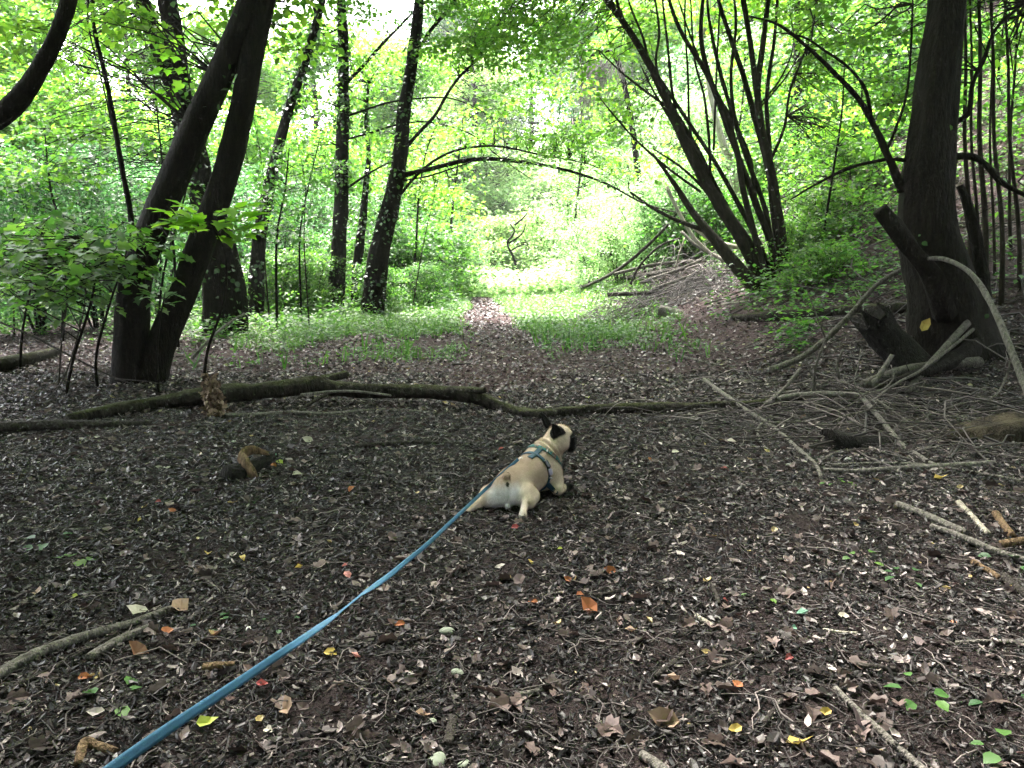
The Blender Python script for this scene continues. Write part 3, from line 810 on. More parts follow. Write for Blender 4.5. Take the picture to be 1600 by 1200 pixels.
tree('multi_stem_tree', 'tree with a fan of many slender dark stems on the right bank', 'tree',
     [(stem(D + 0.15 * math.sin(i * 2), s), r_(*msr[i], len(s))) for i, s in enumerate(msp)], stem_name='stem', m='bark2', slim=.52,
     branch=[(stem(D, [(1186, 165), (1178, 110), (1170, 50), (1158, -20)], base=False), [.07, .06, .055, .05]),
             (stem(D, [(1062, 205), (1050, 140), (1043, 70), (1035, 0)], base=False), [.03, .03, .025, .02]),
             (stem(D, [(1040, 160), (1025, 100), (1030, 50), (1022, -10)], base=False), [.03, .025, .025, .02]),
             (stem(D, [(1095, 270), (1078, 200), (1075, 120), (1070, 30), (1072, -20)], base=False), [.028, .025, .022, .02, .015]),
             (stem(D, [(1150, 240), (1140, 180), (1110, 130), (1080, 60), (1060, 0)], base=False), [.03, .025, .022, .02, .015]),
             (stem(D, [(1040, 165), (1005, 140), (970, 112), (935, 78)], base=False), [.03, .025, .02, .012]),
             (stem(D, [(1190, 160), (1215, 130), (1235, 90), (1240, 60)], base=False), [.022, .02, .015, .01]),
             (stem(D, [(1190, 165), (1212, 140), (1232, 115), (1250, 80)], base=False), [.022, .02, .015, .01]),
             (stem(D, [(1115, 235), (1118, 150), (1122, 60), (1126, -10)], base=False), [.025, .022, .02, .015]),
             (stem(D, [(1128, 325), (1090, 240), (1050, 190), (1020, 140), (1000, 100)], base=False), [.04, .035, .03, .02, .012]),
             (stem(D, [(1110, 300), (1108, 220), (1100, 150), (1085, 90), (1078, -20)], base=False), [.035, .03, .026, .02, .015]),
             (stem(D, [(1180, 320), (1172, 250), (1150, 190), (1142, 120), (1150, 40), (1145, -20)], base=False), [.05, .045, .04, .035, .03, .02]),
             (stem(D, [(1200, 260), (1225, 200), (1235, 140), (1265, 60), (1280, -10)], base=False), [.035, .03, .026, .02, .012]),
             (stem(D, [(1095, 300), (1040, 260), (990, 215), (955, 175), (935, 150)], base=False), [.03, .026, .02, .016, .01]),
             (stem(D, [(1206, 420), (1160, 330), (1118, 255), (1075, 190), (1022, 110), (975, 40), (955, 0)], base=False), [.055, .05, .045, .04, .035, .03, .02]),
             (stem(D, [(1212, 420), (1196, 330), (1168, 250), (1142, 170), (1122, 100), (1108, 30), (1104, -20)], base=False), [.06, .055, .05, .045, .04, .03, .02]),
             (stem(D, [(1222, 425), (1206, 320), (1202, 230), (1198, 150), (1210, 60), (1216, -20)], base=False), [.06, .055, .05, .04, .035, .025]),
             (stem(D, [(1202, 425), (1150, 345), (1105, 300), (1065, 262), (1020, 232)], base=False), [.05, .04, .035, .025, .014]),
             (stem(D, [(1060, 200), (1020, 120), (1005, 60), (985, 10), (975, -30)], base=False), [.035, .03, .026, .02, .015])],
     seed=17, rough=0.2, seg=10, ivy=[(0, 16, .05, 0.2, 1, .6), (5, 18, .05, 0.1, .8, .6)], low=[(930, 40, 15.5, 1.1), (985, 190, 15.5, .9), (1060, 250, 16.5, .7), (1145, 40, 15, .9), (1250, 130, 15, 1.1), (1300, 60, 14, 1.1), (1340, 180, 15.5, 1.0), (1220, 20, 15, .9), (1290, 230, 16, .9), (1000, 40, 15, .8), (1370, 250, 16, .8), (860, 20, 15.5, .9), (830, 60, 16, 1.0), (905, 100, 16, .9), (800, 10, 15, .9), (780, 80, 16.5, .9)],
     crown=dict(blob_c=[(4.5, 14, 7.6), (2.2, 13, 7.4), (1.2, 17, 8.8), (6, 13, 7.6)], blob_r=[(3.2, 3, 1.8), (2.6, 2.6, 1.3), (2.6, 2.6, 1.4), (3, 3, 1.5)], n_clump=480, n_per=38, Rr=0.7, leaf=0.13, z_min=5.6))
tree('leaning_tree', 'dead crooked tree leaning left across the brush pile, foot beside the many stemmed tree', 'dead tree',
     [(np.array([at(1188, 457, 13.5), at(1160, 425, 13.6), at(1125, 385, 13.8), at(1098, 352, 14.0), at(1078, 325, 14.2), at(1052, 285, 14.4), at(1020, 240, 14.7)]), [.12, .11, .10, .085, .07, .055, .03])],
     branch=[(np.array([at(1105, 362, 13.95), at(1060, 345, 14.2), at(1020, 325, 14.5), at(985, 300, 14.8)]), [.05, .045, .035, .02])], seed=19, m='bark2', rough=0.2, seg=10)
tree('slender_tree', 'thin upright tree behind the many stemmed tree on the right', 'tree',
     [(stem(21, [(1242, 440), (1236, 340), (1240, 250), (1246, 180), (1246, 60), (1250, -80), (1255, -200)]), [.15, .13, .125, .12, .11, .09, .05])], seed=21,
     ivy=[(0, 40, .08, .2, 1, 1.0)],
     crown=dict(blob_c=[(7.8, 21, 9.5)], blob_r=[(2, 2, 1.6)], n_clump=90, n_per=30, Rr=0.7, leaf=0.15, mat='lime'))
tree('birch_tree', 'pale leaning birch trunk glimpsed behind the many stemmed tree', 'tree',
     [(stem(20, [(1175, 400), (1160, 330), (1142, 262), (1126, 210), (1115, 170), (1105, 120), (1098, 60)]), [.12, .11, .10, .09, .08, .06, .03])], seed=23, m='pale',
     crown=dict(blob_c=[(4.9, 20, 7.8)], blob_r=[(1.2, 1.2, 1.0)], n_clump=30, n_per=26, Rr=0.55, leaf=0.12, mat='lime'))

# big tree on the right
D = 8.6
tree('big_tree', 'big dark ragged barked tree with a flared foot at the right', 'tree',
     [(stem(D, [(1500, 575), (1490, 520), (1470, 440), (1448, 370), (1443, 300), (1452, 220), (1463, 130), (1475, 40), (1486, -60), (1500, -220), (1510, -420)]),
       [.46, .37, .33, .31, .29, .275, .26, .245, .23, .19, .12])],
     branch=[(stem(D, [(1480, 490, 8.35), (1455, 430, 8.2), (1420, 385, 8.15), (1393, 352, 8.1), (1374, 327, 8.1)], base=False), [.17, .13, .115, .10, .09]),
             (stem(D, [(1410, 300), (1392, 255), (1370, 205), (1342, 155), (1300, 110), (1255, 68), (1215, 38), (1170, 25)], base=False), [.06, .045, .04, .034, .028, .022, .016, .01]),
             (stem(D, [(1362, 190), (1352, 140), (1325, 105), (1290, 80), (1255, 58), (1210, 50)], base=False), [.026, .022, .018, .016, .012, .008]),
             (stem(D, [(1420, 250), (1380, 250), (1330, 262), (1280, 285), (1235, 312)], base=False), [.028, .022, .02, .016, .01]),
             (stem(D, [(1385, 235), (1400, 200), (1415, 155), (1422, 100), (1425, 30), (1428, -40)], base=False), [.02, .018, .016, .014, .012, .01]),
             (stem(D, [(1485, 245), (1520, 245), (1545, 262), (1565, 285), (1610, 308), (1660, 320)], base=False), [.05, .04, .038, .034, .03, .02]),
             (stem(D, [(1483, 195), (1512, 178), (1520, 130), (1538, 92), (1556, 45), (1600, 5)], base=False), [.04, .034, .028, .025, .02, .015]),
             (stem(D, [(1520, 545, 8.2), (1475, 570, 7.8), (1430, 585, 7.5), (1390, 598, 7.3)], base=False), [.13, .08, .05, .03]),
             (stem(D, [(1540, 500, 8.6), (1530, 400, 8.75), (1515, 330, 8.8), (1500, 290, 8.85)], base=False), [.13, .09, .07, .05])],
     seed=27, low=[(1385, 60, 9.8, .6), (1560, 60, 10.5, .7), (1395, 150, 10.2, .5), (1300, 20, 10, .6), (1590, 180, 11, .6), (1535, 10, 10, .5)], low_leaf=.085, rough=0.34, seg=24, ivy=[(0, 8, .06, 0.1, .5, .6)],
     crown=dict(blob_c=[(5.2, 8.5, 7.6), (2.2, 8.5, 7.6), (8, 7, 7.4), (4, 12, 7.9), (3.5, 5, 7.2), (7.5, 11, 8)], blob_r=[(3.2, 3, 1.5), (3.2, 3, 1.3), (3.4, 3.2, 1.4), (3.6, 3, 1.3), (3, 2.6, 1.2), (3.2, 3, 1.4)], n_clump=760, n_per=42, Rr=0.75, leaf=0.15, z_min=5.5))
# curved trunk cutting the top left corner
tree('curved_tree', 'dark curved trunk sweeping through the top left corner', 'tree',
     [(np.array([foot(-330, 700, 6.6), at(-300, 480, 6.6), at(-190, 300, 6.6), at(-70, 222, 6.6), at(5, 178, 6.6), at(45, 135, 6.6), at(80, 75, 6.6), at(104, 15, 6.6), at(118, -60, 6.7), at(130, -250, 6.9)]), [.15, .13, .11, .095, .088, .083, .08, .075, .07, .04])],
     seed=29, rough=0.14,
     crown=dict(blob_c=[(-3.6, 6.6, 6.2), (-6, 4.5, 6.6)], blob_r=[(2.0, 2, 1.0), (2.6, 2.6, 1.3)], n_clump=220, n_per=38, Rr=0.7, leaf=0.14, z_min=5.0))
tree('dead_tree', 'bare thin dead stem hanging with vine strands, left of the twin trunks', 'dead tree',
     [(stem(10.5, [(215, 540), (212, 420), (203, 330), (192, 270), (178, 190), (165, 120), (150, 60), (145, 10), (150, -60), (152, -200)]), [.035, .033, .033, .033, .034, .032, .03, .028, .025, .02])],
     branch=[(stem(10.5, [(197, 300), (176, 200), (160, 130), (138, 40), (140, -20)], base=False), [.012] * 5)], seed=31, seg=8)
# unseen canopy trees added round the photographer to shade the near floor
for i, (x, y, lab) in enumerate([(-6.5, -1.5, 'tall beech off to the left of the camera added unseen to shade the near floor'),
                                 (6.8, -0.5, 'tall beech off to the right of the camera added unseen to shade the near floor'),
                                 (0.8, -7.0, 'tall beech added unseen behind the camera for shade')]):
    P = np.array([[x, y, h1(x, y) - .2], [x + .1, y, 2.5], [x - .1, y + .2, 5], [x, y + .4, 8.2]])
    tree('shade_beech', lab, 'tree', [(P, [.3, .24, .2, .1])], seed=40 + i,
         crown=dict(blob_c=[(x, y, 8.2), (x * 0.45, y + 2.6, 7.8), (x, y + 4, 7.8), (x * .4, 2.5, 7.7)], blob_r=[(4.2, 4, 1.7), (3.4, 3.2, 1.3), (3.2, 3.2, 1.4), (3.2, 3.0, 1.2)], n_clump=640, n_per=40, Rr=0.95, leaf=0.2, z_min=5.2))

#@@SAPLINGS
g = rng_(61)
# thin upright saplings in the thicket right of the big tree
for i, (px, b, top, D, r) in enumerate([(1512, 480, 1508, 10.2, .030), (1524, 500, 1516, 9.9, .022), (1536, 520, 1530, 9.7, .034), (1549, 505, 1551, 10.4, .018), (1562, 520, 1548, 9.6, .028),
                                        (1574, 500, 1592, 10.8, .022), (1588, 520, 1570, 9.8, .026), (1603, 520, 1612, 10.0, .024), (1622, 520, 1640, 9.6, .028)]):
    q = [(px, b), (px + 4, 360), (px - 3 + (top - px) * .4, 220), (px + (top - px) * .7, 100), (top, -20), (top + 6, -150)]
    tree('sapling', 'bare straight sapling stem in the thicket, number %s rightwards from the big trunk' % ['one', 'two', 'three', 'four', 'five', 'six', 'seven', 'eight', 'nine'][i], 'sapling',
         [(stem(D, q), r_(r, r * .55, 6))], group='saplings in the thicket by the big tree', seed=100 + i, rough=0.1, seg=6, stem_name='stem', m='bark2')

for i in range(7):
    px = [15, 118, 238, 420, 482, 640, 1300][i]; D = 12.5 + 4 * g.random() + (5 if px > 600 else 0); ln = g.normal(0, 45); b = 470 if px < 1000 else 430
    q = [(px, b), (px + ln * .3, b - 90), (px + ln * .5 + 6, b - 180), (px + ln, b - 260 - 60 * g.random())]
    tree('sapling', 'thin bare stem rising through the green thicket, %s of seven from the left' % 'first second third fourth fifth sixth seventh'.split()[i], 'sapling',
         [(stem(D, q), r_(.016, .004, 4))], group='thin stems in the thicket', seed=150 + i, rough=0.1, seg=5, stem_name='stem', m='bark2', slim=1)

def leafy_sapling(name, label, D, seq, r, seed, mat='green', n=14, Rr=.35, leaf=.085, group=None, shape='mid', per=16, t0=.35, spread=.5, cat='sapling'):
    g = rng_(seed)
    P = stem(D, seq); base = np.array([P[0][0], P[0][1], h1(P[0][0], P[0][1])])
    root = empty(name, base, label, cat, group)
    mb = MB(); Q, rr = mb.tube(P, r_(r, r * .35, len(P)), 6, .1, seed=seed)
    mb.obj('stem', M['bark'], root, base)
    k = (t0 + (1 - t0) * g.random(n)) * (len(Q) - 1); k = k.astype(int)
    a = g.random(n) * 2 * np.pi
    C = Q[k] + np.stack([np.cos(a), np.sin(a), 0.3 + 0 * a], -1) * (spread * (0.3 + g.random(n)))[:, None]
    mb = MB(); sprays(mb, g, C, Rr, per, leaf, shape, 0, .25, .08)
    twig_fan(mb, Q[k], C, r * .3, .002, 1, 3, 3, .05, g)
    a = np.repeat(a, 3) + g.normal(0, .9, n * 3); Cc = np.repeat(C, 3, 0)
    twig_fan(mb, Cc, Cc + np.stack([np.cos(a), np.sin(a), 0 * a - .1], -1) * Rr * .9, .003, .001, 1, 3, 2)
    mb.obj('foliage', [M[mat], M['bark']], root, base)
    return root

SAPL = [  # px path bottom to top, depth
    ([(430, 470), (432, 380), (445, 300), (452, 230)], 14.5, .03, 'leafy sapling just right of the leaning ivy tree'),
    ([(470, 470), (468, 380), (480, 300), (500, 215)], 16, .025, 'thin leafy sapling left of the straight tree, close to it'),
    ([(640, 450), (650, 380), (655, 300), (668, 230), (690, 180)], 22, .04, 'leafy sapling right behind the arching tree'),
    ([(90, 480), (100, 380), (80, 300), (70, 210)], 13, .03, 'thin leafy sapling in the shrubs below the curved trunk'),
    ([(275, 500), (272, 400), (262, 330), (250, 220), (240, 120)], 12.0, .025, 'leafy sapling seen through the gap left of the twin trunks'),
    ([(1290, 460), (1286, 380), (1300, 280), (1315, 180), (1320, 90)], 14, .03, 'leafy sapling on the bank between the many stems and the big tree'),
    ([(1345, 430), (1340, 350), (1325, 260), (1345, 160), (1350, 60)], 17, .035, 'lime leaved sapling close left of the big tree'),
    ([(1150, 330), (1148, 250), (1160, 160), (1165, 60)], 24, .05, 'tall sapling far behind the many stemmed tree'),
    ([(890, 420), (900, 330), (910, 230), (905, 130)], 30, .06, 'bright leaved sapling right of the clearing'),
    ([(700, 440), (705, 350), (715, 260), (725, 180)], 27, .06, 'bright leaved sapling at the left edge of the clearing'),
    ([(1420, 380), (1405, 300), (1390, 180), (1385, 60)], 19, .04, 'leafy sapling behind the broken limb of the big tree'),
    ([(1560, 330), (1565, 240), (1560, 120), (1570, 20)], 15, .04, 'leafy sapling behind the thicket at the right edge'),
]
for i, (q, D, r, lab) in enumerate(SAPL):
    leafy_sapling('leafy_sapling', lab, D, q, r, 200 + i, mat='lime' if i in (2, 6, 8, 9, 7, 11) else 'green', n=26 if D < 20 else 40, Rr=.4 * max(1, D / 17), leaf=.09 * max(1, D / 18), spread=.6 * max(1, D / 16), group='slim leafy saplings', shape='mid' if D < 15 else 'far', per=22)

# the near leafy hazel sprays left
def spray_branch(mbw, mbl, g, P, r, leaf, side=0.10, shape='lobed', twig=True):
    Q, rr = mbw.tube(P, r, 5, 0, seed=3)
    L = np.concatenate([[0], np.cumsum(np.linalg.norm(np.diff(Q, axis=0), axis=1))])
    n = int(L[-1] / side)
    s = (np.arange(n) + .5) / n * L[-1]; s = s[s > 0.18 * L[-1]]; n = len(s)
    C = np.stack([np.interp(s, L, Q[:, k]) for k in range(3)], -1)
    T = nrm(np.stack([np.interp(s, L, np.gradient(Q[:, k])) for k in range(3)], -1))
    sd = nrm(np.cross(T, [0, 0, 1.0])) * np.where(np.arange(n) % 2, 1, -1)[:, None]
    f = T * .6 + sd + g.normal(0, .3, (n, 3)) + np.array([0, 0, -.15])
    mbl.leaves(C + sd * .02, f, np.array([0, 0, 1.0]) + g.normal(0, .35, (n, 3)), leaf * (.65 + .6 * g.random(n)), shape)
    mbl.leaves(Q[-1:], T[-1:], np.array([[0, 0, 1.0]]), [leaf], shape)

def hazel(label, D, main, twigs_, seed, leaf=.10, mat='green', gap=.10):
    g = rng_(seed)
    P = stem(D, main); base = np.array([P[0][0], P[0][1], h1(P[0][0], P[0][1])])
    root = empty('hazel_bush', base, label, 'bush', 'young hazel bushes')
    mw = MB(); Q, rr = mw.tube(P, r_(.018, .006, len(P)), 6, .1, seed=seed)
    ml = MB()
    for q in twigs_:
        s = np.array([at(*p) if len(p) > 2 else at(p[0], p[1], D) for p in q])
        d = np.linalg.norm(Q - s[0], axis=1); s = np.vstack([Q[d.argmin()][None], s])
        spray_branch(mw, ml, g, s, r_(.007, .002, len(s)), leaf, gap)
    mw.obj('stem', M['bark'], root, base); ml.obj('foliage', M[mat], root, base)
    return root

g = rng_(73)
def rt(x0, x1, y0, y1, n, D, dx=70):
    out = []
    for i in range(n):
        x = x0 + (x1 - x0) * g.random(); y = y0 + (y1 - y0) * g.random(); s = -1 if g.random() < .5 else 1
        d = D + g.normal(0, .5); l = dx * (.6 + .8 * g.random())
        out.append([(x, y, d), (x + s * l * .5, y - 10 - 8 * g.random(), d + g.normal(0, .2)), (x + s * l, y + 4 + 8 * g.random(), d + g.normal(0, .3))])
    return out
hazel('leafy hazel bush with arching stems left of the twin trunks, low at the left edge', 7.9, [(95, 630), (115, 560), (140, 480), (150, 420), (140, 370)], rt(10, 215, 365, 475, 60, 7.9), 301, .115)
hazel('hazel bush spreading lobed leaves at the left edge, behind the low one', 9.6, [(30, 600), (35, 520), (50, 440), (60, 380), (75, 340)], rt(-20, 170, 345, 485, 60, 9.6), 302, .12)
hazel('hazel shoot with lobed leaves close against the foot of the twin trunks', 8.3, [(155, 620), (150, 560), (170, 480), (190, 420), (205, 360)], rt(130, 240, 360, 440, 14, 8.3, 55), 303)
hazel('bright lime sprig of lobed leaves hanging in front of the twin trunks', 7.4, [(318, 640), (322, 560), (350, 470), (352, 400), (330, 350)],
      [[(330, 352), (290, 338), (255, 330)], [(325, 350), (370, 345), (398, 338)], [(330, 352), (345, 332), (390, 322)], [(330, 355), (300, 358), (275, 350)], [(335, 360), (350, 372), (385, 368)], [(330, 352), (300, 345), (262, 350)], [(332, 352), (360, 360), (400, 352)], [(320, 345), (300, 330), (285, 322)], [(335, 350), (365, 352), (392, 352)]], 304, .17, 'bright', .05)
hazel('small sprig of lime leaves high in front of the V shaped ivy tree', 10.5, [(240, 560), (255, 430), (290, 300), (300, 180), (285, 60)],
      [[(290, 60), (262, 62), (240, 66)], [(290, 85), (262, 88), (244, 84)], [(290, 110), (265, 108), (248, 112)], [(292, 90), (300, 86), (312, 90)], [(290, 140), (270, 138), (255, 142)], [(290, 45), (300, 40), (318, 48)], [(292, 160), (270, 162), (258, 158)]], 305, .17, 'bright', .07)
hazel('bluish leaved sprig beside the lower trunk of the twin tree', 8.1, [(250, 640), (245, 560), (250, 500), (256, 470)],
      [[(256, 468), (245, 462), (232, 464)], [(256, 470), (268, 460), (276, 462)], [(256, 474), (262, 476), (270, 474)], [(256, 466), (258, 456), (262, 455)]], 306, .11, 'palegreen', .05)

#@@SHRUBS
def bush_proto(name, label, g, Hh, Wd, n_stem, n_clump, n_per, leaf, Rr, mat, cat='bush', group=None, shape='far'):
    root = empty(name, (0, 0, 0), label, cat, group)
    mw = MB(); tips = []
    for i in range(n_stem):
        a = g.random() * 2 * np.pi; l = g.random() ** .5
        top = np.array([math.cos(a) * Wd * .5 * l, math.sin(a) * Wd * .5 * l, Hh * (.7 + .3 * g.random())])
        P = np.array([[0.08 * math.cos(a), .08 * math.sin(a), -.1], top * [.35, .35, .4] + g.normal(0, .05, 3), top * [.75, .75, .75], top])
        Q, _ = mw.tube(P, [.022 * Hh / 3 + .004, .016 * Hh / 3 + .003, .009, .004], 4, 0, n=3); tips += [Q[-1], Q[-3], Q[len(Q) // 2]]
    mw.obj('stem', M['bark'], root)
    C = np.stack([g.normal(0, .27, n_clump) * Wd, g.normal(0, .27, n_clump) * Wd, Hh * (.12 + .88 * g.random(n_clump) ** .8)], -1)
    wz = 1 - .35 * np.abs(C[:, 2] / Hh - .45) * 2
    C[:, :2] *= wz[:, None]; C[:, 2] += 0.1 * Hh * (vnoise(C[:, 0] * 1.3 + 9, C[:, 1] * 1.3, 5) - .5)
    mb = MB(); sprays(mb, g, C, Rr * (.6 + .8 * g.random(n_clump)), n_per, leaf, shape, 0, .4, .2)
    tips = np.array(tips); d = np.linalg.norm(C[:, None] - tips[None], axis=-1)
    twig_fan(mb, tips[d.argmin(1)], C, .008, .002, 1, 3, 3, 0, g)
    mb.obj('foliage', [M[mat], M['bark']], root)
    return root

g = rng_(81)
ORD = ['first', 'second', 'third', 'fourth', 'fifth', 'sixth', 'seventh', 'eighth', 'ninth', 'tenth', 'eleventh', 'twelfth', 'thirteenth', 'fourteenth', 'fifteenth', 'sixteenth', 'seventeenth', 'eighteenth', 'nineteenth', 'twentieth', 'twenty-first', 'twenty-second', 'twenty-third', 'twenty-fourth']
def place(proto, spots, labf, g):
    for i, (x, y, s) in enumerate(spots):
        loc = (x, y, h1(x, y) - .05); rz = g.random() * 6.28; lab = labf(i)
        if i == 0:
            proto.location = loc; proto.rotation_euler = (0, 0, rz); proto.scale = (s, s, s); proto['label'] = lab
        else:
            copy_tree(proto, loc, rz, s, lab)

def spot(px, D, s):
    p = at(px, 450, D); return (p[0], p[1], s)
# shade shrubs left: small leaved privet thicket
p = bush_proto('privet_bush', '', g, 3.2, 2.6, 9, 260, 30, .075, .34, 'blue', group='privet bushes in the left thicket')
sp = [spot(-40, 13.5, .95), spot(60, 14.5, 1.0), spot(150, 15.5, 1.05), spot(20, 17.5, 1.2), spot(235, 17, 1.1), spot(120, 20, 1.3), spot(320, 20, 1.1), spot(440, 19.5, 1.0), spot(380, 23, 1.3), spot(210, 23, 1.4), spot(500, 23, 1.1), spot(600, 23, 1.0)]
place(p, sp, lambda i: 'small leaved shady bush in the left thicket, %s of twelve, rightwards and back' % ORD[i], g)
p = bush_proto('elder_bush', '', g, 2.6, 2.8, 8, 210, 24, .12, .42, 'green', group='elder bushes in the left thicket')
sp = [spot(470, 21, .8), spot(560, 21.5, .75), spot(640, 23, .85), spot(690, 26, .85), spot(430, 17.8, .6), spot(590, 19.5, .5), spot(660, 20.5, .5), spot(655, 24, .95), spot(695, 27, .8), spot(480, 18.6, .62)]
place(p, sp, lambda i: 'green leaved bush under the ivy trees beside the path, %s of ten' % ORD[i], g)
p = bush_proto('maple_bush', '', g, 4.2, 3.4, 9, 300, 28, .12, .5, 'lime', group='lime leaved maples behind the left thicket')
sp = [spot(-60, 22, 1.3), spot(40, 26, 1.5), spot(170, 27, 1.5), spot(300, 27, 1.4), spot(420, 28, 1.5), spot(540, 29, 1.3), spot(640, 31, 1.3)]
place(p, sp, lambda i: 'lime leaved young maple behind the left thicket, %s of seven from the left' % ORD[i], g)
# right bank shrubs
p = bush_proto('bramble_bush', '', g, 1.5, 2.6, 10, 150, 22, .11, .36, 'green', group='bramble bushes on the right bank')
sp = [spot(1010, 22, .9), spot(1060, 19.5, .8), spot(1120, 18.5, .85), spot(1275, 14.6, .62), spot(1320, 15.5, .8), spot(1290, 18.5, 1.1), spot(1370, 19, 1.2), spot(1180, 21, 1.1), spot(1240, 24, 1.4), spot(1420, 22, 1.5), spot(1560, 20, 1.4), spot(1340, 26, 1.8), spot(1480, 26, 1.8), spot(1290, 12.6, .42), spot(1235, 14.2, .5)]
place(p, sp, lambda i: 'low bramble bush on the right bank, %s of fifteen outwards from the brush pile' % ORD[i], g)
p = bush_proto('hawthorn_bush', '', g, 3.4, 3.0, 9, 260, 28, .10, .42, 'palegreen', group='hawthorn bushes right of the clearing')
sp = [spot(950, 26, .8), spot(1000, 28, 1.1), spot(1080, 26, 1.2), spot(1150, 29, 1.5), spot(920, 32, 1.1), spot(1260, 31, 1.7), spot(1400, 32, 1.9), spot(1560, 32, 2.0), spot(1040, 35, 1.6), spot(1500, 25, 1.2), spot(965, 21.5, .62), spot(1015, 20.0, .72), spot(925, 24.5, .62), spot(1070, 19.5, .8)]
place(p, sp, lambda i: 'pale green hawthorn bush right of the clearing and up the bank, %s of fourteen' % ORD[i], g)
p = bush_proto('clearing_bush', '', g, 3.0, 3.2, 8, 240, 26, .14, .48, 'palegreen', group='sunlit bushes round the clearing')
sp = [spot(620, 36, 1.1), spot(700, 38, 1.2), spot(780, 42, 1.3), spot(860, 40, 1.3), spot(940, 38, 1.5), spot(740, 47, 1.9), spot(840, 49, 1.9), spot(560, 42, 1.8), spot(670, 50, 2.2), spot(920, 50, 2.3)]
place(p, sp, lambda i: 'sunlit overexposed bush around the clearing, %s of ten from front to back' % ORD[i], g)

#@@FAR
# taller trees of the wood behind
def far_tree(label, g, Hh, Wd, mat, n_clump, group, leaf=.2, bare=.25):
    root = empty('woodland_tree', (0, 0, 0), label, 'tree', group)
    mt = MB(); P = np.array([[0, 0, -.3], [.1, 0, Hh * .3], [-.1, .1, Hh * .6], [0, 0, Hh * .92]])
    Q, _ = mt.tube(P, [.2, .16, .11, .03], 8, .15); mt.obj('trunk', M['bark'], root)
    nb = 7; ang = g.random(nb) * 6.28; hz = bare + (.85 - bare) * (np.arange(nb) + g.random(nb)) / nb
    C = np.stack([np.cos(ang) * Wd * .24, np.sin(ang) * Wd * .24, hz * Hh], -1); C = np.vstack([C, [[0, 0, Hh * .85]]])
    Rb = np.stack([np.full(nb + 1, Wd * .27), np.full(nb + 1, Wd * .27), np.full(nb + 1, Hh * .11)], -1)
    mb = crown_mesh(g, None, Q[len(Q) // 4:], C, Rb, n_clump, 30, .75, leaf, None)
    mb.obj('crown', [M[mat], M['bark']], root)
    return root
g = rng_(91)
p = far_tree('', g, 12, 6.5, 'lime', 520, 'lime leaved trees of the wood behind')
sp = [spot(-70, 20, .9), spot(60, 25, 1.1), spot(230, 37, 1.1), spot(390, 33, 1.0), spot(500, 38, 1.1), spot(640, 42, 1.1), spot(760, 56, 1.15), spot(1000, 40, 1.0), spot(1150, 36, 1.0), spot(1300, 30, .8), spot(1480, 30, .85), spot(1420, 40, 1.0), spot(1640, 26, .8), spot(1700, 34, 1.15), spot(600, 56, 1.3), spot(1240, 44, 1.1), spot(1010, 52, 1.35), spot(735, 76, 2.1), spot(940, 62, 1.9)]
place(p, sp, lambda i: 'tall lime leaved woodland tree in the backdrop, %s of nineteen' % ORD[i], g)
p = far_tree('', g, 13, 7.0, 'blue', 380, 'darker green trees of the wood behind', .19, .12)
sp = [spot(770, 66, 1.2), spot(1100, 33, .62), spot(960, 46, 1.0), spot(1080, 48, 1.2), spot(1380, 36, 1.0), spot(1560, 38, 1.1), spot(1200, 56, 1.3), spot(900, 66, 1.5), spot(1040, 62, 1.4), spot(700, 72, 1.5)]
place(p, sp, lambda i: 'darker cool green woodland tree in the backdrop, %s of ten' % ORD[i], g)

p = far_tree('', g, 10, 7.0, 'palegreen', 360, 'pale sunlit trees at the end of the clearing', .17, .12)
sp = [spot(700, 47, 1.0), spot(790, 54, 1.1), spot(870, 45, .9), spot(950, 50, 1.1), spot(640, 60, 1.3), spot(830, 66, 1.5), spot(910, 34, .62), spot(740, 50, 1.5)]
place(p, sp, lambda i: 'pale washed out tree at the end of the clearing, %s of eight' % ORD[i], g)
# unseen ring of trees added behind the photographer to darken the near floor
p = far_tree('tall beech in the ring of shade trees added behind the camera, outside the view', g, 11, 8.0, 'green', 520, 'shade trees added behind the camera', .24, .08)
for i, (x, y, s) in enumerate([(-7, -5, 1), (-2.5, -7.5, 1.05), (3, -6.5, 1), (8, -5, 1), (-11, -1, 1.05), (12, 0, 1.05), (-12.5, 5, 1), (13, 6, .9), (0, -11, 1.2), (-6, -11, 1.2), (7, -11, 1.2), (-13, -8, 1.3), (14, -8, 1.3)]):
    loc = (x, y, h1(x, y) - .1)
    if i == 0: p.location = loc
    else: copy_tree(p, loc, i * 1.3, s, p['label'])
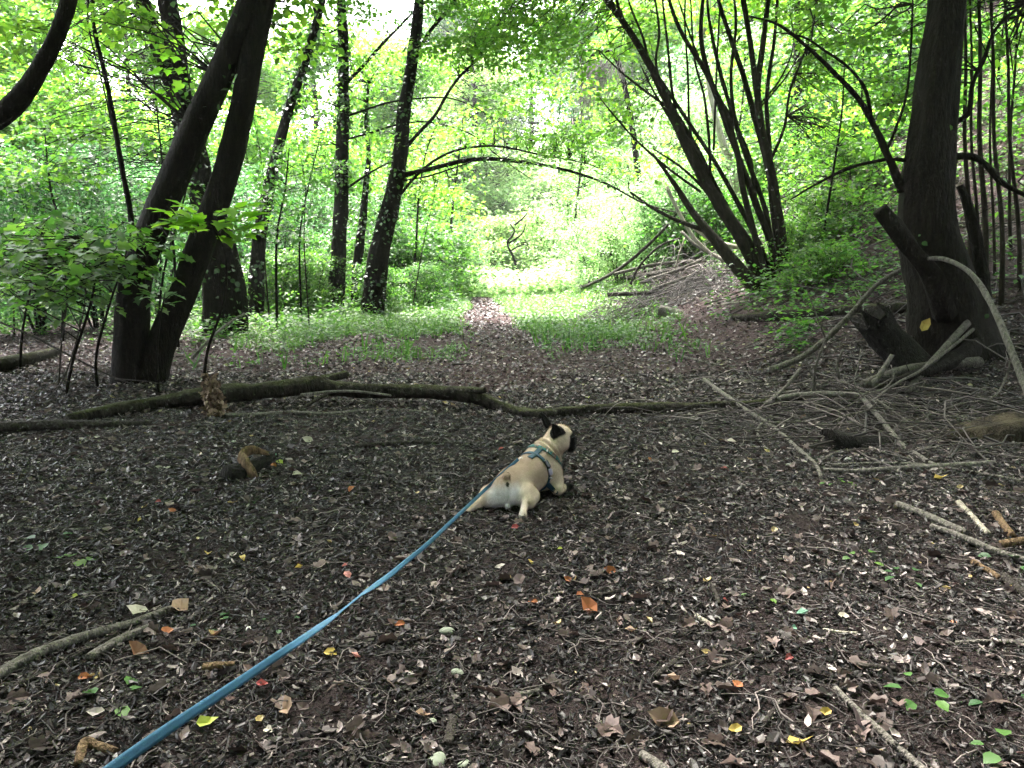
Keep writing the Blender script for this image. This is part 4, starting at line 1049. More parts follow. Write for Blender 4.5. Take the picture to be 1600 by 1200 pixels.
#@@WOOD
# ------------------------------------------------------------------ fallen wood
def wood(name, label, cat, seq, r, m='stick_dark', group=None, seed=1, seg=7, rough=.2, jag=.6, sides=(), smooth_n=6, origin=None, lift=1.0):
    r = list(r) if isinstance(r, (list, tuple)) else [r, r * .7]
    ra = np.interp(np.linspace(0, 1, len(seq)), np.linspace(0, 1, len(r)), r)
    def P_(seq, ra):
        out = []
        for p, q in zip(seq, ra):
            v = gnd(p[0], p[1], q * lift + .004) if len(p) == 2 else at(*p)
            if q < .09 and v[2] < h1(v[0], v[1]) + q * .6: v = gnd(p[0], p[1], q * .8 + .003)
            out.append(v)
        return np.array(out)
    P = P_(seq, ra)
    if len(P) == 2:
        g2 = rng_(seed + 5); mid = P.mean(0) + g2.normal(0, .012, 3) * np.linalg.norm(P[1] - P[0]) * np.array([1, 1, .2]); P = np.array([P[0], mid, P[1]])
    o = P[0]
    if not sides:
        mb = MB(); mb.tube(P, r, seg, rough, seed=seed, n=smooth_n, jag=jag)
        return tag(mb.obj(name, M[m], None, o), label, cat, group)
    root = empty(name, o, label, cat, group)
    mb = MB(); mb.tube(P, r, seg, rough, seed=seed, n=smooth_n, jag=jag); mb.obj('main_limb', M[m], root, o)
    for i, (sq, sr) in enumerate(sides):
        sr = list(sr) if isinstance(sr, (list, tuple)) else [sr, sr * .5]
        mb = MB(); mb.tube(P_(sq, np.interp(np.linspace(0, 1, len(sq)), np.linspace(0, 1, len(sr)), sr)), sr, 6, rough, seed=seed + i + 3, n=5, jag=jag)
        mb.obj('side_branch', M[m], root, o)
    return root

wood('fallen_log', 'long mossy fallen log lying right across the path behind the dog', 'log',
     [(105, 657, 6.9), (170, 642, 7.1), (240, 630, 7.3), (310, 620, 7.4), (370, 613, 7.5), (430, 609, 7.5), (492, 600, 7.6), (520, 607, 7.6), (600, 611, 7.55), (660, 612, 7.5), (725, 617, 7.4), (752, 624, 7.35), (790, 639, 7.2), (840, 647, 7.1), (880, 644, 7.1), (960, 639, 7.15), (1040, 638, 7.15), (1110, 635, 7.2), (1180, 632, 7.25), (1240, 622, 7.35), (1295, 614, 7.45)],
     [.045, .06, .072, .08, .085, .083, .08, .07, .066, .066, .068, .06, .052, .048, .05, .056, .052, .048, .043, .035, .02], 'moss', seed=3, seg=14, rough=.34,
     sides=[([(492, 598, 7.62), (520, 590, 7.8), (541, 584, 8.0)], [.05, .045]), ([(715, 612, 7.4), (745, 611, 7.35), (757, 610, 7.3)], [.05, .03]),
            ([(520, 612, 7.45), (500, 622, 7.3), (470, 640, 7.15), (458, 648, 7.05)], [.018, .012])])
GB = 'branches heaped on the floor at the right'
wood('broken_branch', 'thin dark log end poking in at the left edge beyond the shrub stems', 'log', [(-60, 580), (0, 570), (50, 560), (86, 549)], [.11, .10, .07], 'moss', seed=5, seg=10)
wood('broken_branch', 'straight dark branch flat on the soil at the left edge, below the log end', 'branch', [(-60, 667), (0, 667), (80, 664), (160, 663), (238, 661)], [.05, .045, .02], 'stick_dark', seed=6)
wood('broken_branch', 'pale thin branch lying along the near side of the fallen log, left of centre', 'branch', [(352, 649), (400, 648), (450, 645), (520, 646), (600, 640), (690, 646)], [.022, .02, .01], 'stick', seed=7)
wood('broken_branch', 'second pale branch tucked against the fallen log with a raised fork', 'branch', [(470, 617, 7.3), (520, 612, 7.3), (560, 612, 7.25), (610, 618, 7.2)], [.016, .012], 'stick', seed=8)
wood('stick', 'short brown stick lying alone on the dark soil left of the dog', 'stick', [(556, 697), (600, 694), (650, 691), (715, 693)], [.022, .02, .012], 'stick_dark', seed=9, seg=8)
wood('stick', 'short stub of branch beyond the fallen log at the foot of the herbs', 'stick', [(975, 617), (1000, 625), (1030, 634)], [.03, .02], 'stick_dark', seed=10)
wood('cut_log', 'short grey log with dark end lying at the edge of the green herbs', 'log', [(1030, 484, 14.5), (1052, 490, 14.4), (1080, 498, 14.2)], [.10, .10, .09], 'stick', seed=11, seg=12)
wood('cut_log', 'long mossy log on the bank between the many stems and the big tree', 'log', [(1145, 497, 13.0), (1190, 495, 13), (1250, 491, 12.8), (1330, 486, 12.7), (1400, 482, 12.8), (1440, 478, 12.9)], [.05, .09, .085, .08, .06], 'moss', seed=12, seg=12)
wood('cut_log', 'thick moss topped log end behind the foot of the many stemmed tree', 'log', [(1143, 410, 17.0), (1165, 408, 17.0), (1200, 406, 17.1)], [.17, .17, .16], 'moss', seed=13, seg=14)
wood('broken_branch', 'long thin branch in front of the mossy bank log', 'branch', [(1150, 499), (1230, 495), (1330, 498), (1385, 497)], [.03, .02], 'stick', seed=14)
wood('rotten_log', 'dark rotten stump lying tilted beside the big tree', 'stump', [(1440, 590, 8.2), (1415, 562, 8.25), (1385, 528, 8.3), (1358, 498, 8.35)], [.22, .19, .17, .18], 'char', seed=15, seg=16, rough=.35, jag=.9)
wood('rotten_log', 'dark squat log end in the shadows under the heaped branches', 'log', [(1395, 705, 5.9), (1350, 700, 5.8), (1300, 690, 5.75)], [.10, .10, .09], 'char', seed=16, seg=14, rough=.3)
wood('rotten_log', 'thick decaying log with tan patches entering at the right edge', 'log', [(1700, 690, 5.9), (1620, 685, 5.9), (1560, 690, 5.95), (1500, 700, 6.0), (1462, 700, 6.1)], [.2, .2, .19, .17, .10], 'decay', seed=17, seg=18, rough=.35)
# blackened chunk with tan torn top
root = empty('rotten_chunk', gnd(375, 750), 'black log chunk with torn tan wood on top, on the soil left of the dog', 'log')
o_ = np.array(root.location)
mb = MB(); mb.tube(np.array([at(352, 745, 4.9), at(378, 742, 5.0), at(402, 728, 5.15), at(425, 712, 5.35)]), [.075, .075, .06, .03], 14, .35, seed=4, jag=.4); mb.obj('charred_core', M['char'], root, o_)
mb = MB(); mb.tube(np.array([at(398, 748, 4.92), at(385, 725, 5.0), at(378, 712, 5.08), at(392, 703, 5.15), at(418, 708, 5.25)]), [.03, .045, .045, .035, .018], 10, .5, seed=5, jag=.8, flat=.7); mb.obj('torn_wood', M['tan'], root, o_)

# clump of dry leaves and bark caught on the log
g = rng_(111)
root = empty('debris_clump', gnd(333, 655), 'upright clump of dry brown leaves and bark caught against the fallen log', 'debris'); o_ = np.array(root.location)
mb = MB(); n = 620
hh = g.random(n); c0, c1 = at(340, 655, 6.95), at(326, 588, 7.05)
C = c0 * (1 - hh[:, None]) + c1 * hh[:, None] + nrm(g.normal(0, 1, (n, 3))) * (.11 - .05 * hh[:, None]) * g.random((n, 1)) ** .5 * np.array([1.15, .9, .8])
mb.leaves(C, g.normal(0, 1, (n, 3)) + [0, 0, -.6], g.normal(0, 1, (n, 3)), .03 + .035 * g.random(n), 'curl')
M['dryclump'] = mat_island('dry_clump', [(0, (.05, .035, .025)), (.4, (.14, .10, .07)), (.8, (.26, .20, .14)), (1, (.4, .33, .25))], .8, .2, .1, .4)
mb.obj('dry_leaves', M['dryclump'], root, o_)
mb = MB(); mb.tube(np.array([c0 + [0, 0, -.05], (c0 + c1) / 2, c1 + [-.02, 0, .03]]), [.05, .04, .01], 8, .4); mb.obj('core', M['tan'], root, o_)

# heaped branches on the right
BR = [
 ('long bare branch crossing the heap from the fallen log down to the dark soil', [(1100, 593, 8.3), (1130, 615, 7.6), (1165, 640, 7.0), (1205, 665, 6.5), (1245, 700, 6.0), (1275, 727, 5.6), (1283, 748, 5.35)], [.022, .02, .018, .012], 'stick', []),
 ('long dark pole leaning from the floor up towards the big tree', [(1205, 578, 8.5), (1250, 560, 8.6), (1290, 530, 8.7), (1330, 490, 8.9), (1370, 445, 9.1), (1420, 415, 9.3)], [.04, .035, .03, .025], 'stick_dark', [([(1290, 530, 8.7), (1275, 490, 8.7), (1262, 455, 8.7)], .012), ([(1330, 490, 8.9), (1365, 490, 8.8)], .01)]),
 ('smooth arching branch at the heart of the heap with a long forked end', [(1195, 632, 7.2), (1230, 620, 7.1), (1280, 616, 7.0), (1340, 618, 6.9), (1350, 625, 6.8), (1380, 660, 6.3), (1410, 695, 5.9), (1440, 715, 5.7), (1475, 735, 5.5)], [.03, .028, .024, .02, .014], 'stick', [([(1340, 618, 6.9), (1380, 608, 6.9), (1396, 590, 6.9), (1392, 570, 6.95)], .01), ([(1350, 625, 6.8), (1400, 632, 6.7), (1450, 637, 6.6)], .014), ([(1350, 622, 6.8), (1335, 600, 6.8), (1340, 575, 6.8), (1345, 545, 6.9)], .008)]),
 ('straight pale stick lowest in the heap, pointing right', [(1286, 734), (1340, 736), (1400, 732), (1460, 729), (1550, 724, 5.7)], [.014, .018, .022], 'stick', []),
 ('long thin curved branch running along the front of the heap', [(1300, 727), (1380, 724), (1450, 727), (1520, 738), (1600, 752)], [.012, .01], 'stick', []),
 ('thin branch rising leftwards in front of the squat log', [(1280, 722, 5.6), (1310, 706, 5.7), (1350, 702, 5.7), (1390, 695, 5.8), (1430, 688, 5.9), (1462, 684, 6.0), (1480, 665, 6.0)], [.012, .010, .007], 'stick_dark', []),
 ('wavy thin branch running rightwards to a curled tip beside the big tree', [(1410, 664, 6.5), (1450, 650, 6.5), (1500, 632, 6.5), (1550, 622, 6.5), (1572, 590, 6.6), (1578, 565, 6.6)], [.014, .012, .006], 'stick_dark', []),
 ('pale forked twig standing at the left end of the heap', [(1182, 672, 6.3), (1188, 690, 6.1), (1205, 708, 5.9), (1215, 722, 5.7)], [.012, .008], 'stick', [([(1182, 672, 6.3), (1192, 660, 6.4), (1205, 660, 6.4)], .01)]),
 ('horizontal thin branch from the left end of the heap through its middle', [(1205, 661, 6.3), (1250, 659, 6.3), (1290, 664, 6.3), (1320, 650, 6.35), (1355, 641, 6.4), (1370, 630, 6.4)], [.011, .008], 'stick_dark', []),
 ('long thin branch bridging from the heap up to the foot of the big tree', [(1345, 640, 6.9), (1400, 600, 7.2), (1440, 578, 7.5), (1490, 540, 7.9), (1520, 515, 8.1)], [.012, .014, .02], 'stick_dark', []),
 ('short thick pale stick leaning upright behind the heap', [(1360, 606, 7.6), (1375, 585, 7.6), (1394, 555, 7.65)], [.032, .028, .022], 'stick', []),
 ('smooth thick branch sloping down from the big tree to the heap', [(1418, 612, 7.3), (1435, 590, 7.5), (1475, 545, 7.9), (1512, 505, 8.2)], [.03, .035, .04], 'stick_dark', []),
 ('low thick branch resting between the rotten stump and the big tree', [(1350, 600, 7.6), (1400, 582, 7.8), (1450, 573, 7.9), (1530, 565, 7.9)], [.045, .05, .06], 'stick_dark', []),
 ('thin stick lying left of the heap, nearest the fallen log', [(1050, 552), (1090, 563), (1128, 571)], [.02, .014], 'stick', []),
 ('crooked stick with two prongs left of the heap', [(1120, 602), (1160, 596), (1200, 596), (1240, 590)], [.02, .014], 'stick_dark', [([(1150, 598), (1148, 588), (1140, 582)], .010)]),
 ('brown stick flat behind the heap, parallel with the fallen log', [(1150, 620), (1200, 616), (1260, 610), (1330, 604)], [.018, .014], 'stick_dark', []),
 ('steep thin stick crossing the left of the heap', [(1208, 625, 7.1), (1230, 602, 7.3), (1250, 577, 7.5)], [.014, .02], 'stick_dark', []),
 ('thin fork standing in the middle of the heap', [(1272, 612, 7.2), (1272, 585, 7.2), (1280, 555, 7.2), (1290, 530, 7.2)], [.02, .012, .006], 'stick_dark', [([(1272, 590, 7.2), (1262, 570, 7.2), (1258, 545, 7.2)], .009), ([(1275, 605, 7.2), (1300, 590, 7.2), (1322, 560, 7.2)], .010)]),
 ('dark straight twig running to the right from the heap towards the decaying log', [(1370, 625, 6.7), (1420, 660, 6.3), (1470, 690, 6.0), (1500, 712, 5.8)], [.012, .009], 'stick_dark', []),
 ('slim dark branch over the decaying log at the right edge', [(1490, 652), (1540, 655), (1580, 650), (1640, 640)], [.02, .018], 'stick', []),
 ('thin branch fanning out above the squat log end', [(1300, 645, 6.6), (1330, 632, 6.6), (1352, 615, 6.6), (1395, 590, 6.7)], [.008, .006], 'stick_dark', []),
 ('short bent stick standing behind the fork of the heap', [(1312, 592, 7.6), (1308, 570, 7.6), (1318, 545, 7.6)], [.016, .01], 'stick_dark', []),
]
for i, (lab, sq, r, m, sd) in enumerate(BR):
    wood('bare_branch', lab, 'branch', sq, r, 'stick_mid' if m == 'stick_dark' else m, GB, 400 + i, 7, .15, .3, sd)
wood('curved_branch', 'pale smooth branch arching down over the foot of the big tree to the right edge', 'branch', [(1448, 404, 8.1), (1480, 406, 7.9), (1520, 430, 7.6), (1550, 478, 7.3), (1575, 535, 7.0), (1600, 600, 6.7), (1625, 670, 6.3)], [.02, .024, .028, .031, .034], 'stick', seed=55, seg=9)
# brush heap behind, left of the many stemmed tree
GC = 'grey limbs in the brush pile below the many stems'
BP = [
 ('bright bare limb forking at the top of the brush pile', [(1042, 292, 16.2), (1060, 330, 16.0), (1085, 372, 15.7), (1110, 395, 15.5), (1140, 412, 15.3)], [.04, .04, .03], 'pale'),
 ('pale bare limb crossing the top of the brush pile', [(1085, 355, 16.4), (1120, 378, 16.2), (1170, 390, 16.0), (1180, 398, 15.9)], [.05, .04], 'pale'),
 ('pale limb low across the brush pile ending at the many stems', [(1065, 362, 16.3), (1090, 385, 16.0), (1130, 405, 15.8), (1165, 432, 15.6)], [.035, .03], 'stick'),
 ('long dark pole at the left of the brush pile rising rightwards', [(905, 452), (960, 425, 19.0), (1010, 385, 17.5), (1045, 350, 17)], [.05, .03], 'stick_dark'),
 ('long dark log under the brush pile reaching into the herbs', [(865, 458), (900, 450), (960, 438), (1020, 428, 18), (1100, 415, 17)], [.06, .07, .05], 'stick_dark'),
 ('grey limb in the middle of the brush pile, slanting up rightwards', [(1000, 442, 16.8), (1050, 425, 16.5), (1100, 405, 16.2)], [.04, .03], 'stick'),
 ('grey limb in the middle of the brush pile, nearly level', [(960, 428, 17.2), (1030, 412, 16.9), (1105, 408, 16.6)], [.035, .03], 'stick'),
 ('grey limb at the foot of the brush pile, slanting down leftwards', [(1020, 452, 16.4), (1060, 438, 16.2), (1110, 420, 16.0)], [.045, .03], 'stick'),
 ('thin upright stick sticking out of the brush pile', [(1055, 420, 16.3), (1062, 395, 16.3), (1070, 372, 16.3)], [.02, .015], 'pale'),
 ('dark limb bridging the brush pile from side to side', [(950, 460, 17), (1010, 458, 16.6), (1070, 452, 16.2), (1120, 446, 16)], [.05, .03], 'stick_dark'),
 ('slender grey limb leaning over the left of the brush pile', [(985, 445, 17), (1000, 415, 17), (1030, 385, 17), (1062, 372, 17)], [.03, .02], 'stick_dark'),
 ('pale thin pole lying down the bare bank below the many stems', [(1100, 476, 14.6), (1140, 462, 14.9), (1190, 442, 15.2)], [.02, .02], 'stick'),
 ('pale straight stick on the bare bank beside the thin pole', [(1105, 480, 14.2), (1140, 474, 14.3), (1175, 470, 14.4)], [.02, .015], 'pale'),
]
for i, (lab, sq, r, m) in enumerate(BP):
    wood('bare_branch', lab, 'branch', sq, r, m, GC, 500 + i, 7, .2, .4)
for i, (lab, sq, r) in enumerate([('bare arching twig at the left edge, lower end near the twin trunks', [(-30, 492, 8.6), (40, 520, 8.5), (110, 556, 8.4), (175, 588, 8.3), (250, 617, 8.0)], [.012, .008]),
    ('bare forked twig in front of the twin trunks foot', [(180, 592, 8.2), (230, 596, 8.0), (262, 602, 7.9)], [.008, .004]),
    ('long thin bare twig leaning over the flat branch at the left', [(120, 630, 7.6), (150, 655, 7.2), (182, 692, 6.6)], [.007, .005]),
    ('grey branch rising out of the weeds right of the twin trunks', [(300, 560, 9.6), (330, 528, 9.8), (360, 503, 10.1), (382, 490, 10.3)], [.02, .012]),
    ('bare upright stem among the hazels at the left', [(92, 600, 8.4), (96, 540, 8.4), (104, 470, 8.5), (100, 400, 8.6)], [.010, .006]),
    ('bare crossing stem among the hazels at the left', [(62, 640, 7.9), (100, 590, 8.0), (128, 500, 8.1), (135, 440, 8.2)], [.009, .005])]):
    wood('bare_branch', lab, 'branch', sq, r, 'stick_dark' if i != 3 else 'stick', 'bare twigs round the twin trunks', 560 + i, 6, .15, .3)
# curtain of dead twigs high up beyond the arch, and a dark snag in the clearing
root = empty('dead_twig_curtain', (at(930, 90, 26)[0], 26, h1(at(930, 90, 26)[0], 26)), 'brown curtain of dead drooping twigs hanging high up beyond the arching branch', 'dead tree'); o_ = np.array(root.location)
mb = MB(); mb.tube(np.array([[o_[0] + 1.6, 26.3, o_[2] - .2], [o_[0] + 1.5, 26.2, 4], at(965, 95, 26.1), at(915, 88, 25.9)]), [.14, .11, .08, .03], 8, .2); mb.obj('trunk', M['bark'], root, o_)
n = 260; px_ = 935 + 22 * g.normal(0, 1, n); A_ = np.array([at(a, 92 + 14 * g.random(), 26 + .4 * g.normal()) for a in px_]); B_ = A_ + np.stack([g.normal(-.25, .25, n), g.normal(0, .2, n), -(.7 + 1.4 * g.random(n))], -1)
mb = MB(); twig_fan(mb, A_, B_, .012, .004, 0, 3, 4, 0, g); mb.obj('hanging_twigs', M['stick'], root, o_)
wood('dead_snag', 'small black twisted snag standing in the bright clearing', 'dead tree', [(812, 440, 29), (803, 405, 29), (793, 380, 29), (804, 362, 29), (797, 350, 29)], [.05, .04, .02], 'char', None, 580, 7, .3, .4,
     [([(795, 380, 29), (815, 366, 29), (822, 350, 29)], .035), ([(797, 392, 29), (818, 382, 29), (828, 388, 29)], .03), ([(804, 352, 29), (818, 340, 29), (824, 332, 29)], .04)])
g = rng_(118)
# foreground sticks
GS = 'sticks strewn on the near soil'
FS = [
 ('thickest stick of the bundle at the lower left edge', [(-60, 1085), (0, 1052), (60, 1020), (140, 992), (210, 972), (270, 950)], [.022, .02, .018, .013], 'stick'),
 ('thin curved stick under the bundle at the lower left edge', [(-40, 1105), (30, 1070), (100, 1035), (160, 1003), (185, 992)], [.012, .009], 'stick_dark'),
 ('short stick lying against the front of the bundle at the lower left', [(138, 1028), (180, 1003), (232, 980)], [.016, .015], 'stick'),
 ('pale forked knobbly stick at the lower left corner', [(122, 1195), (132, 1162), (150, 1165), (182, 1175)], [.014, .017, .012], 'tan'),
 ('thin bent stick on the soil above the bundle', [(303, 893), (330, 912), (350, 930), (358, 942)], [.006, .005], 'stick'),
 ('rotten stub of wood on the soil left of the leash', [(318, 1042), (340, 1040), (365, 1038)], [.014, .015, .013], 'tan'),
 ('small broken stick below the rotten stub', [(235, 1078), (258, 1068), (272, 1060)], [.010, .008], 'stick'),
 ('brown stick pointing at the pale green stone from below', [(622, 1100), (650, 1080), (682, 1060)], [.009, .007], 'stick_dark'),
 ('thick dark stub standing out of the soil at the bottom middle', [(698, 1165), (703, 1145), (708, 1122)], [.016, .015], 'stick_dark'),
 ('slightly bent stick at the bottom middle right of the dark stub', [(788, 1172), (830, 1158), (885, 1142)], [.010, .008], 'stick_dark'),
 ('short stick lying level right of the pale green stone', [(808, 1086), (830, 1082), (848, 1077)], [.011, .009], 'stick'),
 ('short brown stick beside the large orange leaf', [(925, 930), (950, 927), (970, 922)], [.010, .009], 'stick_dark'),
 ('long straight stick running out of the bottom edge at the right', [(1305, 1075), (1340, 1110), (1375, 1142), (1440, 1200), (1470, 1225)], [.010, .011, .011], 'stick'),
 ('curved stick lying level near the right edge', [(1478, 1006), (1530, 1003), (1600, 1004), (1640, 1008)], [.009, .010], 'stick'),
 ('brown stick short and thick in the lower right part', [(1338, 1040), (1370, 1043), (1398, 1046)], [.012, .011], 'stick_dark'),
 ('dark stick pointing down beside the mauve leaf', [(1192, 1132), (1208, 1112), (1222, 1092)], [.010, .009], 'stick_dark'),
 ('slanting stick right of the short level one', [(1024, 1058), (1045, 1040), (1068, 1020)], [.010, .009], 'stick_dark'),
 ('long wavy stick below the mauve curled leaf', [(1085, 1055), (1140, 1040), (1195, 1018)], [.010, .008], 'stick_dark'),
 ('bleached splinter of wood lying in the middle right', [(1088, 962), (1100, 970), (1114, 979)], [.011, .010], 'pale'),
 ('bleached splinter near the mauve dead leaf', [(1376, 977), (1388, 990), (1402, 1004)], [.009, .008], 'pale'),
 ('flat pale splinter lying level right of the centre', [(1285, 984), (1310, 988), (1340, 990)], [.008, .007], 'pale'),
 ('thick grey stick at the right, upper of the crossing pair', [(1402, 788), (1440, 802), (1480, 820), (1510, 833)], [.022, .022, .02], 'stick'),
 ('longer grey stick at the right, lower of the crossing pair', [(1455, 822), (1500, 838), (1560, 862), (1620, 880)], [.018, .018, .014], 'stick'),
 ('pale blotched stick standing on end at the right edge', [(1498, 785), (1520, 808), (1545, 835)], [.017, .014], 'pale'),
 ('pale cut stick at the right edge above the brown plank', [(1556, 802), (1568, 820), (1582, 838)], [.020, .022], 'tan'),
 ('flat brown splintered plank at the right edge', [(1565, 850), (1600, 845), (1660, 842)], [.022, .022], 'tan'),
 ('dark thick stick low at the right edge', [(1568, 900), (1585, 915), (1615, 938)], [.020, .018], 'stick_dark'),
 ('tan stick pointing left at the right edge', [(1520, 878), (1545, 892), (1562, 904)], [.015, .013], 'tan'),
 ('long thin twig lying left of the dog under the black chunk', [(175, 850), (240, 832), (300, 800), (345, 785)], [.012, .010], 'stick_dark'),
 ('dark stub of stick poking up left of the middle splinter', [(1110, 912), (1118, 928), (1124, 945)], [.010, .010], 'stick_dark'),
 ('crooked twig from the left edge across the upper soil', [(-40, 822), (20, 822), (75, 828), (140, 826)], [.008, .007], 'stick'),
 ('stick lying close to the bottom edge left of centre', [(545, 1170), (553, 1190), (560, 1215)], [.011, .011], 'stick_dark'),
 ('short brown stick near the bottom left of the middle', [(560, 1165), (580, 1160), (596, 1160)], [.009, .007], 'stick_dark'),
 ('thick bark covered stick cut by the bottom edge', [(1003, 1178), (1020, 1190), (1050, 1215)], [.014, .016], 'stick'),
 ('thin dark twig touching the front paw of the dog', [(890, 757), (915, 775), (955, 800)], [.005, .004], 'stick_dark'),
]
for i, (lab, sq, r, m) in enumerate(FS):
    wood('stick', lab, 'stick', sq, r, m, GS, 600 + i, 8, .22, .5)

# ------------------------------------------------------------------ stones
M['stone'] = mat_plain('pale_green_stone', (.18, .20, .155), .7, .3, .5, 14)
M['pebble'] = mat_plain('grey_pebble', (.24, .23, .22), .7, .3, .4, 25)
M['white'] = mat_plain('white_pebble', (.6, .58, .54), .6, .3, .3, 25)
def stone(label, px, py, w, m, seed):
    g = rng_(seed); mb = MB()
    c = gnd(px, py, w * .2)
    u, v = np.meshgrid(np.linspace(0, 2 * np.pi, 20, endpoint=False), np.linspace(0, np.pi, 12))
    d = np.stack([np.cos(u) * np.sin(v), np.sin(u) * np.sin(v), np.cos(v)], -1)
    k = g.normal(0, 1, (5, 3)); r = 1 + sum(.07 * np.sin(d @ kk * 1.6 + i) for i, kk in enumerate(k))
    a = g.random() * 3
    s = np.array([w * .5, w * .5 * (.6 + .25 * g.random()), w * .24])
    V = (d * r[..., None] * s).reshape(-1, 3)
    V = V @ np.array([[math.cos(a), math.sin(a), 0], [-math.sin(a), math.cos(a), 0], [0, 0, 1]])
    i = np.arange(11)[:, None] * 20; j = np.arange(20)[None]; j2 = (j + 1) % 20
    mb.add(V + c, np.stack([i + j, i + 20 + j, i + 20 + j2, i + j2], -1).reshape(-1, 4))
    return tag(mb.obj('stone', M[m], None, c), label, 'stone', 'stones on the near soil')
ST = [('pale green stone with dark scratches, upper of the two in the middle', 697, 987, .058, 'stone'), ('pale yellow green stone, lower of the two in the middle', 715, 1052, .052, 'stone'),
      ('small grey pebble between the two green stones', 692, 1027, .030, 'pebble'), ('dark flat stone left of the lower green stone', 642, 1056, .042, 'pebble'),
      ('pale stone touching an orange leaf near the bottom', 674, 1128, .044, 'stone'), ('white pebble near the bottom right of the dark stub', 724, 1154, .020, 'white'),
      ('white pebble right of the bundle of sticks', 388, 983, .030, 'white'), ('green stone cut by the bottom edge', 683, 1188, .06, 'stone'), ('mossy stone at the bottom edge beside the green one', 725, 1196, .05, 'stone'),
      ('white pebble left of the black chunk', 366, 690, .045, 'white'), ('pinkish stone in front of the squat log', 1325, 718, .06, 'pebble'), ('grey stone left of the pinkish one', 1233, 727, .05, 'pebble'),
      ('small white pebble in the middle of the left soil', 456, 925, .018, 'white'), ('little white pebble under the bundle of sticks', 70, 1063, .022, 'white'), ('white pebble nearer the camera below the bundle', 92, 1066, .018, 'white'),
      ('grey flat pebble above the orange leaf on the left', 520, 997, .03, 'pebble'), ('round grey pebble by the right level stick', 1482, 998, .015, 'white'), ('white pebble low at the right', 1481, 1065, .018, 'pebble')]
for i, (lab, px, py, w, m) in enumerate(ST):
    stone(lab, px, py, w, m, 700 + i)

